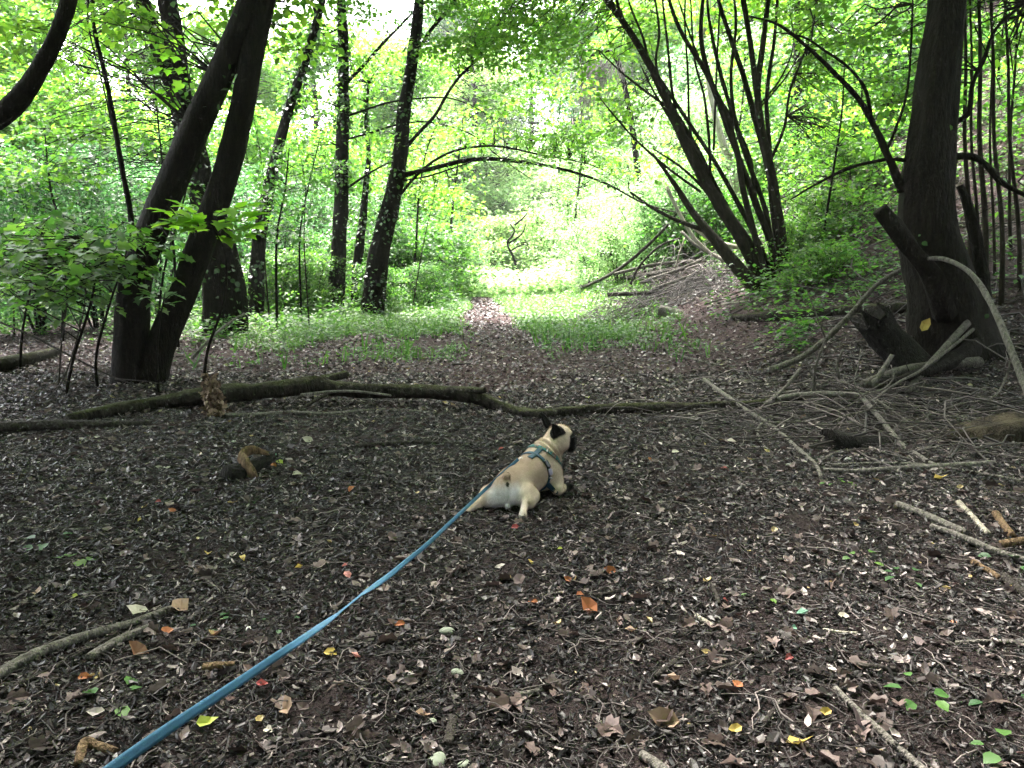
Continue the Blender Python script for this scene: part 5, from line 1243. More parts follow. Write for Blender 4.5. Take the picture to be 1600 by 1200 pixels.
# ------------------------------------------------------------------ single leaves one can point at
LC = {'orange': (.36, .13, .055), 'yellow': (.44, .32, .08), 'red': (.26, .05, .05), 'pink': (.42, .17, .15), 'tan': (.30, .20, .14), 'pale': (.5, .45, .38), 'mauve': (.15, .11, .11), 'teal': (.16, .30, .22), 'lime': (.35, .40, .07), 'brown': (.2, .10, .055)}
for k, c in LC.items(): M['leaf_' + k] = mat_plain('fallen_leaf_' + k, c, .6, .35, .5, 30, tfac=.15)
LV = [('orange', 'largest orange leaf, pointed, right of the centre', 922, 953, .075, 'curl'), ('orange', 'small orange leaf just above the largest one', 906, 929, .035, 'mid'), ('orange', 'pale orange narrow leaf left of the largest orange one', 833, 941, .045, 'mid'),
      ('orange', 'round orange leaf above the pale green stone', 626, 975, .038, 'mid'), ('pink', 'coral red leaf low left of the green stones', 555, 1026, .045, 'curl'), ('yellow', 'narrow yellow leaf left of the coral one', 516, 1020, .05, 'mid'),
      ('orange', 'curled orange leaf right of the mauve one', 955, 893, .05, 'curl'), ('mauve', 'greyish mauve curled leaf below the dog', 812, 907, .065, 'curl'), ('orange', 'little orange brown leaf midway to the curled orange one', 888, 906, .035, 'curl'),
      ('yellow', 'yellow folded leaf right below the dog', 829, 879, .045, 'curl'), ('lime', 'tiny lime leaf below the hind paw', 875, 857, .025, 'mid'), ('tan', 'large tan triangular leaf at the tip of the stick bundle', 283, 950, .095, 'curl'),
      ('pale', 'grey crumpled leaf behind the stick bundle', 217, 958, .075, 'curl'), ('tan', 'tan curled leaf alone at the left', 58, 926, .05, 'curl'), ('lime', 'lime yellow leaf right of the tan curled one', 116, 932, .035, 'mid'),
      ('brown', 'brown crumpled leaf below the stick bundle', 215, 1022, .075, 'curl'), ('orange', 'rusty leaf right of the crumpled brown one', 262, 988, .05, 'curl'), ('orange', 'small rusty leaf under the stick bundle', 131, 1058, .04, 'mid'),
      ('brown', 'red brown leaf right of the rusty leaf', 336, 992, .05, 'curl'), ('yellow', 'two toned yellow leaf left of the leash', 325, 865, .05, 'mid'), ('yellow', 'yellow leaf right of the two toned one', 379, 871, .04, 'mid'),
      ('yellow', 'yellow and orange leaf close left of the leash', 468, 887, .045, 'curl'), ('orange', 'orange red leaf above the two toned yellow one', 270, 799, .04, 'curl'), ('red', 'small red leaf left of the orange red one', 247, 784, .035, 'mid'),
      ('yellow', 'tiny amber leaf beside the orange red one', 219, 811, .03, 'mid'), ('orange', 'orange leaf lying left of the dog', 549, 764, .05, 'mid'), ('lime', 'pale yellow leaf right of the black chunk', 437, 722, .06, 'mid'),
      ('orange', 'rusty leaf close right of the black chunk', 428, 728, .055, 'mid'), ('pale', 'pale oval leaf below the rusty one', 463, 741, .06, 'mid'), ('lime', 'yellow green leaf at the foot of the black chunk', 405, 732, .045, 'mid'),
      ('pink', 'two pinkish leaf halves left of the leash', 543, 898, .045, 'mid'), ('red', 'crimson leaf above the pinkish one', 541, 883, .035, 'mid'), ('red', 'crimson leaf lying near the hind paw', 805, 824, .045, 'mid'),
      ('red', 'small red leaf left of the dog shoulder', 783, 701, .04, 'mid'), ('red', 'dark red leaf right of the dog', 1133, 733, .055, 'mid'), ('pale', 'bluish pale leaf right of the dog near the fallen log', 1144, 691, .085, 'curl'),
      ('pale', 'white leaf beside the orange leaf right of the dog', 1055, 706, .06, 'mid'), ('orange', 'faded orange leaf right of the dog', 1016, 720, .05, 'curl'), ('yellow', 'amber leaf in front of the heaped branches', 1468, 748, .075, 'curl'),
      ('tan', 'tan leaf standing upright under the heaped branches', 1252, 655, .085, 'curl'), ('yellow', 'amber leaf hanging on the big tree foot', 1443, 508, .13, 'curl'),
      ('tan', 'tan curled dead leaf at the bottom right of centre', 1040, 1129, .085, 'curl'), ('yellow', 'yellow curled leaf low between the two tan ones', 1150, 1139, .04, 'curl'), ('yellow', 'long mustard leaf at the lower right', 1247, 1163, .07, 'curl'),
      ('mauve', 'mauve broad leaf near the long straight stick', 1340, 1130, .08, 'curl'), ('yellow', 'cream yellow leaf above the mauve broad one', 1291, 1113, .035, 'curl'), ('tan', 'brown pointed leaf at the lower middle right', 1052, 1062, .055, 'curl'),
      ('orange', 'bright curled orange leaf right of the brown pointed one', 1154, 1071, .035, 'curl'), ('mauve', 'crumpled mauve leaf by the slanting stick', 1133, 1012, .06, 'curl'), ('red', 'dark pink leaf in the middle of the right soil', 1233, 1027, .035, 'mid'),
      ('red', 'tiny scarlet leaf on the right soil', 1133, 937, .028, 'mid'), ('teal', 'blue green leaf lying on the right soil', 1256, 959, .06, 'curl'), ('teal', 'small blue green leaf below the larger one', 1241, 980, .03, 'mid'),
      ('pale', 'white folded leaf right of the blue green one', 1318, 963, .045, 'curl'), ('tan', 'brown upright leaf right of the stones', 986, 986, .05, 'curl'), ('tan', 'rusty brown leaf left of the lower pale stone', 660, 1118, .05, 'curl'),
      ('mauve', 'mauve brown leaf at the lower right of the level sticks', 1435, 1008, .05, 'curl'), ('tan', 'tan drooping leaf beside the leash near the bottom', 449, 1110, .065, 'curl'), ('red', 'wine red leaf below the leash', 410, 1070, .045, 'curl'),
      ('lime', 'pale green crumpled leaf near the bottom left of centre', 322, 1130, .06, 'curl'), ('pale', 'white oval fragment at the bottom left of centre', 419, 1140, .035, 'mid'), ('teal', 'dull teal leaf beside the tan rotten chunk', 427, 712, .06, 'mid'),
      ('pale', 'cream leaf fallen behind the fallen log', 635, 586, .09, 'curl'), ('yellow', 'yellow leaf fallen just behind the fallen log', 782, 621, .07, 'mid'), ('lime', 'yellow green leaf behind the fallen log on the right', 918, 622, .07, 'mid'),
      ('yellow', 'yellow leaf lying under the fallen log', 695, 630, .07, 'mid'), ('orange', 'tiny orange leaf on the far right soil', 1490, 973, .03, 'mid'), ('pale', 'cream leaf lying above the dark left soil', 482, 688, .075, 'curl')]
for i, (c, lab, px, py, s, shp) in enumerate(LV):
    g = rng_(800 + i); n_ = at(px, py, 8.0) if i == 40 else gnd(px, py, .018)
    a = g.random() * 6.28
    mb = MB()
    f = np.array([[math.cos(a), math.sin(a) * .6, g.normal(0, .2)]]); up = np.array([[g.normal(0, .2), -.35 + g.normal(0, .2), 1.0]])
    if i in (39, 40): f = np.array([[.3, 0, 1.0]]); up = np.array([[0.1, -1, .2]])
    mb.leaves(np.array([n_]) - nrm(f) * s * .5, f, up, [s * 1.15], shp, fold=.3 + .3 * g.random())
    tag(mb.obj('fallen_leaf', M['leaf_' + c], None, n_, smooth=False), lab, 'leaf', 'coloured leaves fallen on the soil')

# ------------------------------------------------------------------ small green seedlings
def seedling(label, px, py, n, s, h, seed, m='green', w=.09):
    g = rng_(seed); b = gnd(px, py); root = empty('seedling', b, label, 'seedling', 'green seedlings on the near soil')
    mw = MB(); ml = MB()
    for i in range(n):
        a = i * 2.4 + g.random(); t = b + np.array([math.cos(a) * w * (.4 + .6 * g.random()), math.sin(a) * w * (.4 + .6 * g.random()), h * (.5 + .5 * g.random())])
        mw.tube(np.array([b - [0, 0, .01], b + (t - b) * [.4, .4, .7], t]), [.0025, .0015], 4, 0, n=3)
        ml.leaves(t[None], np.array([[math.cos(a), math.sin(a), -.15]]), np.array([[g.normal(0, .2), g.normal(0, .2), 1]]), [s * (.7 + .5 * g.random())], 'mid', width=1.25)
    mw.obj('stem', M['stick_dark'], root, b); ml.obj('leaves', M[m], root, b)
SD = [('ivy seedling with three heart shaped leaves near the bottom right', 1440, 1096, 5, .05, .05), ('ivy seedling of two leaves between the sticks at the right', 1412, 912, 5, .05, .05), ('green seedling at the bottom right corner', 1580, 1188, 5, .055, .04),
      ('single green leaved seedling near the right edge', 1562, 1104, 2, .05, .03), ('flat green seedling in the left soil, lower', 105, 882, 4, .075, .03), ('flat green seedling in the left soil, upper', 75, 850, 5, .07, .03),
      ('green seedling under the stick bundle', 180, 1103, 4, .055, .03), ('green seedling in the middle of the left soil', 330, 982, 4, .045, .03), ('small green seedling far on the right soil', 1345, 880, 4, .045, .04),
      ('green seedling beside the leash on the left', 440, 978, 3, .03, .02), ('green leaved seedling in front of the heaped branches', 1308, 760, 6, .05, .04), ('broad leaved seedling at the right edge', 1570, 882, 3, .08, .04), ('tiny seedling right of the dog', 1190, 935, 3, .04, .03)]
for i, (lab, px, py, n, s, h) in enumerate(SD):
    seedling(lab, px, py, n, s, h, 900 + i, 'blue' if i % 2 else 'herb')

# brushwood on the right bank
g = rng_(131)
mb = MB(); n = 3600
x = 2.6 + 12 * g.random(n); y = 5.2 + 18 * g.random(n)
k = (x > 2.6 + .25 * (y - 5)) & (x < .75 * y + 1.5); x, y = x[k], y[k]
L = .15 + .9 * g.random(len(x)) ** 2
twigs(mb, x, y, L, .0018 + L * .006 * (.5 + g.random(len(x))), g, arch=.22)
n = 900; x = 3.1 + .9 * g.normal(0, 1, n); y = 6.7 + .6 * g.normal(0, 1, n); L = .12 + .6 * g.random(n) ** 2
twigs(mb, x, y, L, .0015 + L * .006 * (.5 + g.random(n)), g, arch=.3)
n = 330; x = 3.2 + .75 * g.normal(0, 1, n); y = 6.9 + .6 * g.normal(0, 1, n); L = .5 + .9 * g.random(n) ** 1.5
twigs(mb, x, y, L, .003 + L * .0045 * (.5 + g.random(n)), g, arch=.2)
n = 500; y = 8 + 10 * g.random(n); x = np.maximum(3.4, .30 * y) + 5 * g.random(n); L = .4 + 1.6 * g.random(n) ** 2
twigs(mb, x, y, L, .003 + L * .006 * (.5 + g.random(n)), g, arch=.25)
tag(mb.obj('brushwood', M['twig']), 'tangle of fine dead brushwood covering the right bank and the branch heap', 'brushwood', kind='stuff')
mb = MB(); n = 1600; x = 3.3 + .8 * g.normal(0, 1, n); y = 16.2 + .6 * g.normal(0, 1, n) + .3 * (3.3 - x); L = .3 + 1.1 * g.random(n) ** 2
twigs(mb, x, y, L, .003 + L * .006 * (.5 + g.random(n)), g, arch=.7)
tag(mb.obj('brushwood', M['twig']), 'fine dead twigs filling the brush pile below the many stems', 'brushwood', kind='stuff')
# taller weeds breaking up the edges of the green patches
n = 900; y = 9.6 + 10 * g.random(n); sd_ = np.where(g.random(n) < .55, -1, 1); x = path_x(y) + sd_ * (.7 + 3.4 * g.random(n) ** 1.3)
k = (fbm(x * 1.1, y * 1.1, 93, 3) > .44) & (x < 3.2); herb_patch(g, x[k], y[k], 'ground_cover', 'scruffy taller weeds dotted along the path edges', M['herb'], .08, .34, .07, 9)
n = 1500; y = 9.5 + 16 * g.random(n); x = np.maximum(3.2, .26 * y) + 8 * g.random(n); k = fbm(x * .7, y * .7, 95, 3) > .43
herb_patch(g, x[k], y[k], 'ground_cover', 'leafy brush spreading over the upper right bank', M['green'], .15, .75, .085, 26, blades=False)
#@@DOG
# ------------------------------------------------------------------ the dog
def surface_nets(f, lo, hi, h):
    nx, ny, nz = [int((hi[i] - lo[i]) / h) + 2 for i in range(3)]
    X, Y, Z = np.meshgrid(*[lo[i] + h * np.arange(n) for i, n in enumerate((nx, ny, nz))], indexing='ij')
    D = f(np.stack([X, Y, Z], -1).reshape(-1, 3)).reshape(nx, ny, nz)
    S = D < 0
    cs = [(i, j, k) for i in (0, 1) for j in (0, 1) for k in (0, 1)]
    c = sum(S[i:nx - 1 + i, j:ny - 1 + j, k:nz - 1 + k].astype(int) for i, j, k in cs)
    act = (c > 0) & (c < 8); idx = -np.ones(act.shape, int); idx[act] = np.arange(act.sum())
    A = np.argwhere(act); acc = np.zeros((len(A), 3)); cnt = np.zeros(len(A))
    for a in cs:
        for ax in range(3):
            if a[ax] == 1: continue
            b = list(a); b[ax] = 1
            da = D[A[:, 0] + a[0], A[:, 1] + a[1], A[:, 2] + a[2]]; db = D[A[:, 0] + b[0], A[:, 1] + b[1], A[:, 2] + b[2]]
            m = (da < 0) != (db < 0); t = np.where(m, da / np.where(m, da - db, 1), 0)
            p = np.array(a, float)[None] * np.ones((len(A), 1)); p[:, ax] += t
            acc += p * m[:, None]; cnt += m
    V = np.array(lo) + h * (A + acc / cnt[:, None])
    F = []
    for ax in range(3):
        o1, o2 = (ax + 1) % 3, (ax + 2) % 3
        s1 = [slice(1, -1)] * 3; s1[ax] = slice(0, -1)
        E0 = S[tuple(s1)]; s2 = list(s1); s2[ax] = slice(1, None); E1 = S[tuple(s2)]
        ed = np.argwhere(E0 != E1)
        if not len(ed): continue
        base = ed.copy(); base[:, o1] += 1; base[:, o2] += 1
        fl = E0[tuple(ed.T)]
        q = []
        for d1, d2 in ((0, 0), (1, 0), (1, 1), (0, 1)):
            p = base.copy(); p[:, o1] -= d1; p[:, o2] -= d2
            q.append(idx[p[:, 0], p[:, 1], p[:, 2]])
        q = np.stack(q, -1); q[~fl] = q[~fl][:, ::-1]
        F.append(q[(q >= 0).all(1)])
    return V, np.vstack(F)

def smin(a, b, k):
    h = np.clip(.5 + .5 * (b - a) / k, 0, 1)
    return b * (1 - h) + a * h - k * h * (1 - h)
def capsule(P, a, b, ra, rb):
    a = np.array(a, float); b = np.array(b, float); ab = b - a
    t = np.clip(((P - a) @ ab) / (ab @ ab), 0, 1)
    return np.linalg.norm(P - a - t[:, None] * ab, axis=1) - (ra + (rb - ra) * t)
def ellip(P, c, r, ax=None):
    q = P - np.array(c, float)
    if ax is not None: q = q @ np.array(ax).T
    r = np.array(r, float); k0 = np.linalg.norm(q / r, axis=1); k1 = np.linalg.norm(q / r ** 2, axis=1)
    return k0 * (k0 - 1) / np.maximum(k1, 1e-6)
def frame(f, up=(0, 0, 1)):
    f = np.array(f, float); f /= np.linalg.norm(f); s = np.cross(f, up); s /= np.linalg.norm(s); u = np.cross(s, f)
    return np.array([f, s, u])         # forward, right side, up

HC = np.array([.318, .405, .318]); HF = frame((.95, .20, -.12))        # head centre and its axes
def hp(f, s, u): return HC + HF[0] * f + HF[1] * s + HF[2] * u
EARS = [(hp(-.020, .052, .012), hp(-.072, .050, .092), HF[1] + .25 * HF[0], .050, .031),
        (HC + np.array([-.060, .05, .045]), HC + np.array([-.118, .055, .150]), np.array([.55, -.6, .1]), .060, .027)]
def dog_sdf(P):
    K = capsule(P, (.0, .045, .092), (.05, .12, .110), .092, .10)                       # rump to hips
    K = smin(K, capsule(P, (.05, .12, .105), (.115, .21, .125), .098, .098), .03)       # loin
    K = smin(K, capsule(P, (.125, .22, .135), (.20, .325, .165), .106, .112), .035)     # ribs to shoulders
    K = smin(K, ellip(P, (.20, .33, .105), (.115, .10, .10)), .03)                      # chest
    K = smin(K, capsule(P, (.205, .335, .20), (.285, .395, .275), .090, .074), .035)    # neck
    # neck folds
    sN = (P - np.array([.205, .335, .20])) @ nrm(np.array([.50, .36, .55]))
    K = K - .0075 * np.cos(2 * np.pi * (sN - .05 - .25 * (P[:, 2] - .25)) / .030) * sstep(.02, .045, sN) * sstep(.115, .085, sN)
    K = smin(K, ellip(P, HC, (.078, .074, .072), HF), .022)                             # skull
    K = smin(K, ellip(P, hp(.010, .045, -.028), (.052, .034, .046), HF), .015)          # cheeks
    K = smin(K, ellip(P, hp(.010, -.045, -.028), (.052, .034, .046), HF), .015)
    K = smin(K, ellip(P, hp(.066, 0, -.026), (.036, .050, .046), HF), .014)             # short muzzle
    K = smin(K, ellip(P, hp(.070, .028, -.050), (.030, .024, .038), HF), .010)          # hanging lips
    K = smin(K, ellip(P, hp(.070, -.028, -.050), (.030, .024, .038), HF), .010)
    K = smin(K, ellip(P, hp(.098, 0, -.008), (.009, .018, .012), HF), .008)             # nose
    K = smin(K, ellip(P, hp(.055, .034, .030), (.018, .018, .014), HF), .012)           # brows
    K = smin(K, ellip(P, hp(.055, -.034, .030), (.018, .018, .014), HF), .012)
    for (b, t, nn0, ln, wd) in EARS:                                                     # bat ears
        ax = t - b; ax /= np.linalg.norm(ax); n = nn0 - ax * (nn0 @ ax); n /= np.linalg.norm(n); w = np.cross(n, ax)
        fr = np.array([ax, w, n]); q = (P - b) @ fr.T
        taper = 1.25 - .75 * np.clip(q[:, 0] / (2 * ln), 0, 1)
        q2 = np.stack([q[:, 0] - ln * .8, q[:, 1] / taper, q[:, 2]], -1)
        e = ellip(q2, (0, 0, 0), (ln, wd, .009))
        e = np.maximum(e, -ellip(q2, (0, 0, .011), (ln * .85, wd * .72, .008)))
        K = smin(K, e, .012)
    # hind legs stretched out frog fashion
    K = smin(K, ellip(P, (.105, .045, .070), (.070, .085, .072)), .022)                 # right thigh
    K = smin(K, capsule(P, (.140, .055, .055), (.125, -.02, .05), .048, .040), .02)     # right knee
    K = smin(K, capsule(P, (.114, -.005, .078), (.098, -.085, .032), .024, .017), .010)  # right shank and hock
    K = smin(K, capsule(P, (.098, -.085, .030), (.092, -.145, .020), .017, .021), .010) # right foot
    K = smin(K, ellip(P, (-.075, .045, .062), (.075, .080, .066)), .022)                # left thigh
    K = smin(K, capsule(P, (-.10, .03, .052), (-.165, -.02, .036), .046, .026), .02)    # left shank
    K = smin(K, capsule(P, (-.165, -.02, .034), (-.205, -.065, .020), .023, .020), .014)
    for cx, cy in ((.092, -.155), (-.213, -.075)):                                       # toes
        for k in (-1.5, -.5, .5, 1.5):
            K = smin(K, ellip(P, (cx + k * .0105, cy - .004 * (2 - abs(k)), .016), (.0068, .013, .012)), .004)
    # groove between the buttocks, tail stub
    K = np.maximum(K, -(capsule(P, (.005, -.058, .03), (.012, -.045, .125), .006, .005) )) if False else K
    g_ = np.exp(-((P[:, 0] - .008) / .010) ** 2) * np.clip((.10 - P[:, 1]) / .06, 0, 1) * np.clip((.15 - P[:, 2]) / .02, 0, 1)
    K = K + .005 * g_
    K = smin(K, ellip(P, (.002, .012, .186), (.022, .024, .020)), .014)               # tail root
    K = smin(K, ellip(P, (.010, -.032, .026), (.014, .014, .012)), .012)
    # front legs
    K = smin(K, ellip(P, (.278, .285, .115), (.052, .058, .085)), .022)                 # right shoulder
    K = smin(K, capsule(P, (.290, .265, .075), (.300, .235, .042), .044, .034), .018)   # right elbow
    K = smin(K, capsule(P, (.300, .245, .034), (.352, .330, .022), .029, .023), .014)   # right forearm
    K = smin(K, ellip(P, (.368, .352, .022), (.030, .026, .020)), .01)
    K = smin(K, ellip(P, (.125, .36, .09), (.05, .06, .07)), .02)                       # left shoulder
    K = smin(K, capsule(P, (.11, .36, .04), (.16, .50, .022), .033, .023), .014)
    K = smin(K, ellip(P, (.168, .52, .021), (.026, .030, .019)), .01)
    return K

dz = h1(DOG[0], DOG[1]) + .004
DO = np.array([DOG[0], DOG[1], dz])
V, F = surface_nets(dog_sdf, (-.28, -.22, -.03), (.46, .60, .50), .0042)
mb = MB(); mb.add(V, F)
M['fur'] = None
t = NT('dog_coat'); at_ = t.n("ShaderNodeAttribute"); at_.attribute_name = 'coat'
tc = t.n("ShaderNodeTexCoord"); mp = t.n("ShaderNodeMapping"); mp.inputs['Scale'].default_value = (1, .35, .8); mp.inputs['Rotation'].default_value = (0, 0, R(-35)); t.l(tc.outputs['Object'], mp.inputs[0])
nz = t.tex("ShaderNodeTexNoise", 420, 4, mp.outputs[0], .7); nz2 = t.tex("ShaderNodeTexNoise", 45, 4, tc.outputs['Object'])
cc = t.mix(.35, at_.outputs['Color'], t.ramp(nz.outputs[0], [(.3, (.45, .42, .4)), (.7, (1.3, 1.3, 1.3))]).outputs[0], 'MULTIPLY')
cc = t.mix(.3, cc, t.ramp(nz2.outputs[0], [(.35, (.65, .6, .55)), (.65, (1.15, 1.15, 1.15))]).outputs[0], 'MULTIPLY')
p = t.pbsdf(cc, .8, .08, t.bump(nz.outputs[0], .5, .004)); p.inputs['Sheen Weight'].default_value = .06; p.inputs['Sheen Roughness'].default_value = .5
M['fur'] = t.done(p.outputs[0])
body = mb.obj('dog', M['fur'])
body.location = DO; body.scale = (1.05, 1.05, 1.04)
tag(body, 'fawn french bulldog lying flat with hind legs splayed, looking right, black mask and harness', 'dog')
# coat colours: fawn back, white seat and chest, black mask and ears
fawn = np.array([.37, .275, .22]); cream = np.array([.60, .49, .40]); white = np.array([.76, .73, .78]); black = np.array([.005, .0045, .0045]); dk = np.array([.13, .08, .055])
def blend(C, col, w): return C * (1 - w[:, None]) + col * w[:, None]
jit = .012 * (fbm(V[:, 0] * 60 + V[:, 2] * 31, V[:, 1] * 60 - V[:, 2] * 23, 7, 3) - .45)
C = np.tile(fawn, (len(V), 1))
C = blend(C, cream, sstep(.125, .07, V[:, 2] + jit * 2))
rear = sstep(.09, -.04, V[:, 1] + jit * 2) * sstep(.170, .105, V[:, 2] + jit * 2)
C = blend(C, white, rear * sstep(.15, .06, np.abs(V[:, 0] - .0)))
C = blend(C, cream, sstep(.05, .12, V[:, 0]) * sstep(.10, .0, V[:, 1]) * .8)
C = blend(C, cream * 1.05, sstep(-.10, -.14, V[:, 0]) * .7)
C = blend(C, cream, sstep(.23, .29, V[:, 2] + jit))
C = blend(C, cream * 1.12, sstep(.21, .255, V[:, 0]) * sstep(.25, .2, V[:, 2]) * .6)
L_ = (V - HC) @ HF.T
C = blend(C, cream * 1.15, sstep(.0, .03, L_[:, 2]) * sstep(.08, .05, np.linalg.norm(V - HC, axis=1)))
C = blend(C, black, sstep(.040, .052, L_[:, 0] + jit - .35 * np.maximum(L_[:, 2] - .015, 0)) * sstep(.07, .035, L_[:, 2]))
C = blend(C, black, sstep(.022, .014, np.linalg.norm(L_ - np.array([.052, .044, .008]), axis=1)) * .95)
ear = np.zeros(len(V))
for (b_, t_, n0_, ln_, wd_) in EARS:
    a_ = nrm(t_ - b_); q_ = V - b_ - a_ * ln_ * .8; al = q_ @ a_; pr = np.linalg.norm(q_ - al[:, None] * a_, axis=1)
    ear = np.maximum(ear, sstep(-ln_ * .95, -ln_ * .7, al + jit) * (pr < wd_ * 1.45))
C = blend(C, black * 1.4, ear)
nt = np.linalg.norm((V - np.array([.010, -.030, .150])) / np.array([.010, .03, .012]), axis=1); C = blend(C, black * 2, sstep(1.25, .8, nt))
nt = np.linalg.norm((V - np.array([.024, -.012, .180])) / np.array([.006, .022, .018]), axis=1); C = blend(C, dk, sstep(1.5, .8, nt) * .8)
for c_ in ((.092, -.172, .008), (-.213, -.092, .008), (.405, .372, .006)):
    C = blend(C, black * 2.5, sstep(.020, .011, np.linalg.norm((V - np.array(c_)) * [1, 1, 1.2], axis=1)))
C = blend(C, dk * 1.2, sstep(.016, .006, np.linalg.norm((V - np.array([.122, -.058, .055])), axis=1)) * .7)
C = blend(C, fawn * .55, sstep(.012, .002, V[:, 2]) * .5)  # darker at the very bottom of the body
ca = body.data.attributes.new('coat', 'FLOAT_COLOR', 'POINT'); ca.data.foreach_set('color', np.hstack([C, np.ones((len(C), 1))]).astype(np.float32).ravel())
bvh = BVHTree.FromPolygons([tuple(v) for v in V], [tuple(f) for f in F])
# short coat: tens of thousands of fine hairs lying back along the body
g = rng_(150)
A_ = V[F[:, 0]]; B_ = V[F[:, 1]]; C_ = V[F[:, 2]]; fn = nrm(np.cross(B_ - A_, C_ - A_)); ci = F[:, 0]
pick = g.integers(0, len(F), 60000); w1 = g.random((60000, 1)); w2 = g.random((60000, 1)) * (1 - w1)
Pp = A_[pick] * (1 - w1 - w2) + B_[pick] * w1 + C_[pick] * w2; Nn = fn[pick]
if (Nn * (Pp - V.mean(0))).sum() < 0: Nn = -Nn
keep = Pp[:, 2] > .004; Pp, Nn, pk = Pp[keep], Nn[keep], pick[keep]
bk = np.array([-.45, -.75, -.35]); fl = bk - Nn * (Nn @ bk)[:, None]; dr = nrm(fl + Nn * .38 + g.normal(0, .22, Nn.shape)); sdv = nrm(np.cross(dr, Nn))
hl = (.006 + .006 * g.random(len(Pp)))[:, None]; hw = .0007
Vh = np.stack([Pp - sdv * hw, Pp + sdv * hw, Pp + dr * hl], 1).reshape(-1, 3)
mb = MB(); mb.add(Vh, np.arange(len(Vh)).reshape(-1, 3))
fo = mb.obj('fur', M['fur'], body, (0, 0, 0), smooth=False)
ch = np.repeat(C[ci[pk]] * (.72 + .6 * g.random((len(Pp), 1))), 3, 0)
ca = fo.data.attributes.new('coat', 'FLOAT_COLOR', 'POINT'); ca.data.foreach_set('color', np.hstack([ch, np.ones((len(ch), 1))]).astype(np.float32).ravel())
def child(mb_, name, m, parent=body, **k):
    o = mb_.obj(name, m, parent, (0, 0, 0), **k); return o
# eyes
M['eye'] = mat_plain('dog_eye', (.01, .008, .006), .08, .8, .1, 30)
for s in (1, -1):
    mb = MB(); c = hp(.060, s * .044, .008); mb.tube(np.array([c - HF[0] * .009, c - HF[0] * .005, c, c + HF[0] * .006, c + HF[0] * .009]), [.002, .008, .0095, .0075, .001], 12, 0, n=2)
    child(mb, 'eye', M['eye'])
# harness: straps wrapped round the body by probing it from outside
def hit(o, d):
    r = bvh.ray_cast(Vector(o), Vector(d)); return None if r[0] is None else (np.array(r[0]), np.array(r[1]))
def strap_ring(c, n, w, a0=0, a1=2 * np.pi, k=60, off=.0035, rad=.4):
    n = np.array(n, float); n /= np.linalg.norm(n); u = np.cross(n, [0, 0, 1.0]); u /= np.linalg.norm(u); v = np.cross(u, n)
    rows = []
    for a in np.linspace(a0, a1, k):
        d = u * math.cos(a) + v * math.sin(a); row = []
        for e in (-.5, -.17, .17, .5):
            o = np.array(c) + n * (w * e); h = hit(o + d * rad, -d)
            row.append((o + d * .05) if h is None else h[0] + d * (off if abs(e) > .3 else off * 1.35))
        rows.append(row)
    return np.array(rows)
def strap_mesh(rows, closed=False, thick=.0022):
    k = len(rows); m = rows.shape[1]; c = rows.mean(axis=(0, 1))
    tz = nrm(np.gradient(rows, axis=0)); sz = nrm(np.gradient(rows, axis=1)); nn = nrm(np.cross(tz, sz))
    Vt = np.concatenate([rows, rows - nn * thick], 1).reshape(-1, 3); mm = 2 * m
    ring = list(range(m)) + list(range(mm - 1, m - 1, -1)); Fs = []
    for i in range(k - 1):
        for a, b in zip(ring, ring[1:] + ring[:1]): Fs.append([i * mm + a, (i + 1) * mm + a, (i + 1) * mm + b, i * mm + b])
    mb = MB(); mb.add(Vt, Fs); return mb
t = NT('harness_webbing'); tc = t.n("ShaderNodeTexCoord"); v = t.tex("ShaderNodeTexVoronoi", 85, vec=tc.outputs['Object'])
sep = t.n("ShaderNodeSeparateColor"); t.l(v.outputs['Color'], sep.inputs[0])
c_ = t.ramp(sep.outputs[0], [(0, (.010, .03, .04)), (.35, (.015, .08, .10)), (.5, (.012, .012, .016)), (.66, (.30, .09, .03)), (.84, (.22, .24, .23)), (.90, (.012, .09, .09))], 'CONSTANT').outputs[0]
M['web'] = t.done(t.pbsdf(c_, .7, .3).outputs[0])
M['webblue'] = mat_plain('blue_webbing', (.014, .05, .08), .7, .3, .8, 60)
M['black'] = mat_plain('black_plastic', (.012, .012, .014), .35, .5, .3, 60)
M['lilac'] = mat_plain('lilac_plastic', (.33, .31, .42), .35, .5, .3, 60)
M['steel'] = mat_plain('steel', (.55, .55, .56), .3, .5, .2, 60, 1.0)
root = bpy.data.objects.new('harness', None); COL.objects.link(root); root.parent = body; root['label'] = 'teal and orange patterned dog harness with blue back strap'
n1 = np.array([.45, .55, .60]); c1 = np.array([.218, .335, .215])
child(strap_mesh(strap_ring(c1, n1, .024)), 'collar_strap', M['web'], root)
n2 = np.array([.52, .78, .16]); c2 = np.array([.155, .262, .145])
cr_ = strap_ring(c2, n2, .022, k=90); cr_ = np.roll(cr_, 45, 0); ok_ = cr_[:, :, 2].min(1) > .075; i_ = np.flatnonzero(ok_); cr_ = cr_[i_[0]:i_[-1] + 1]
child(strap_mesh(cr_), 'chest_strap', M['webblue'], root)
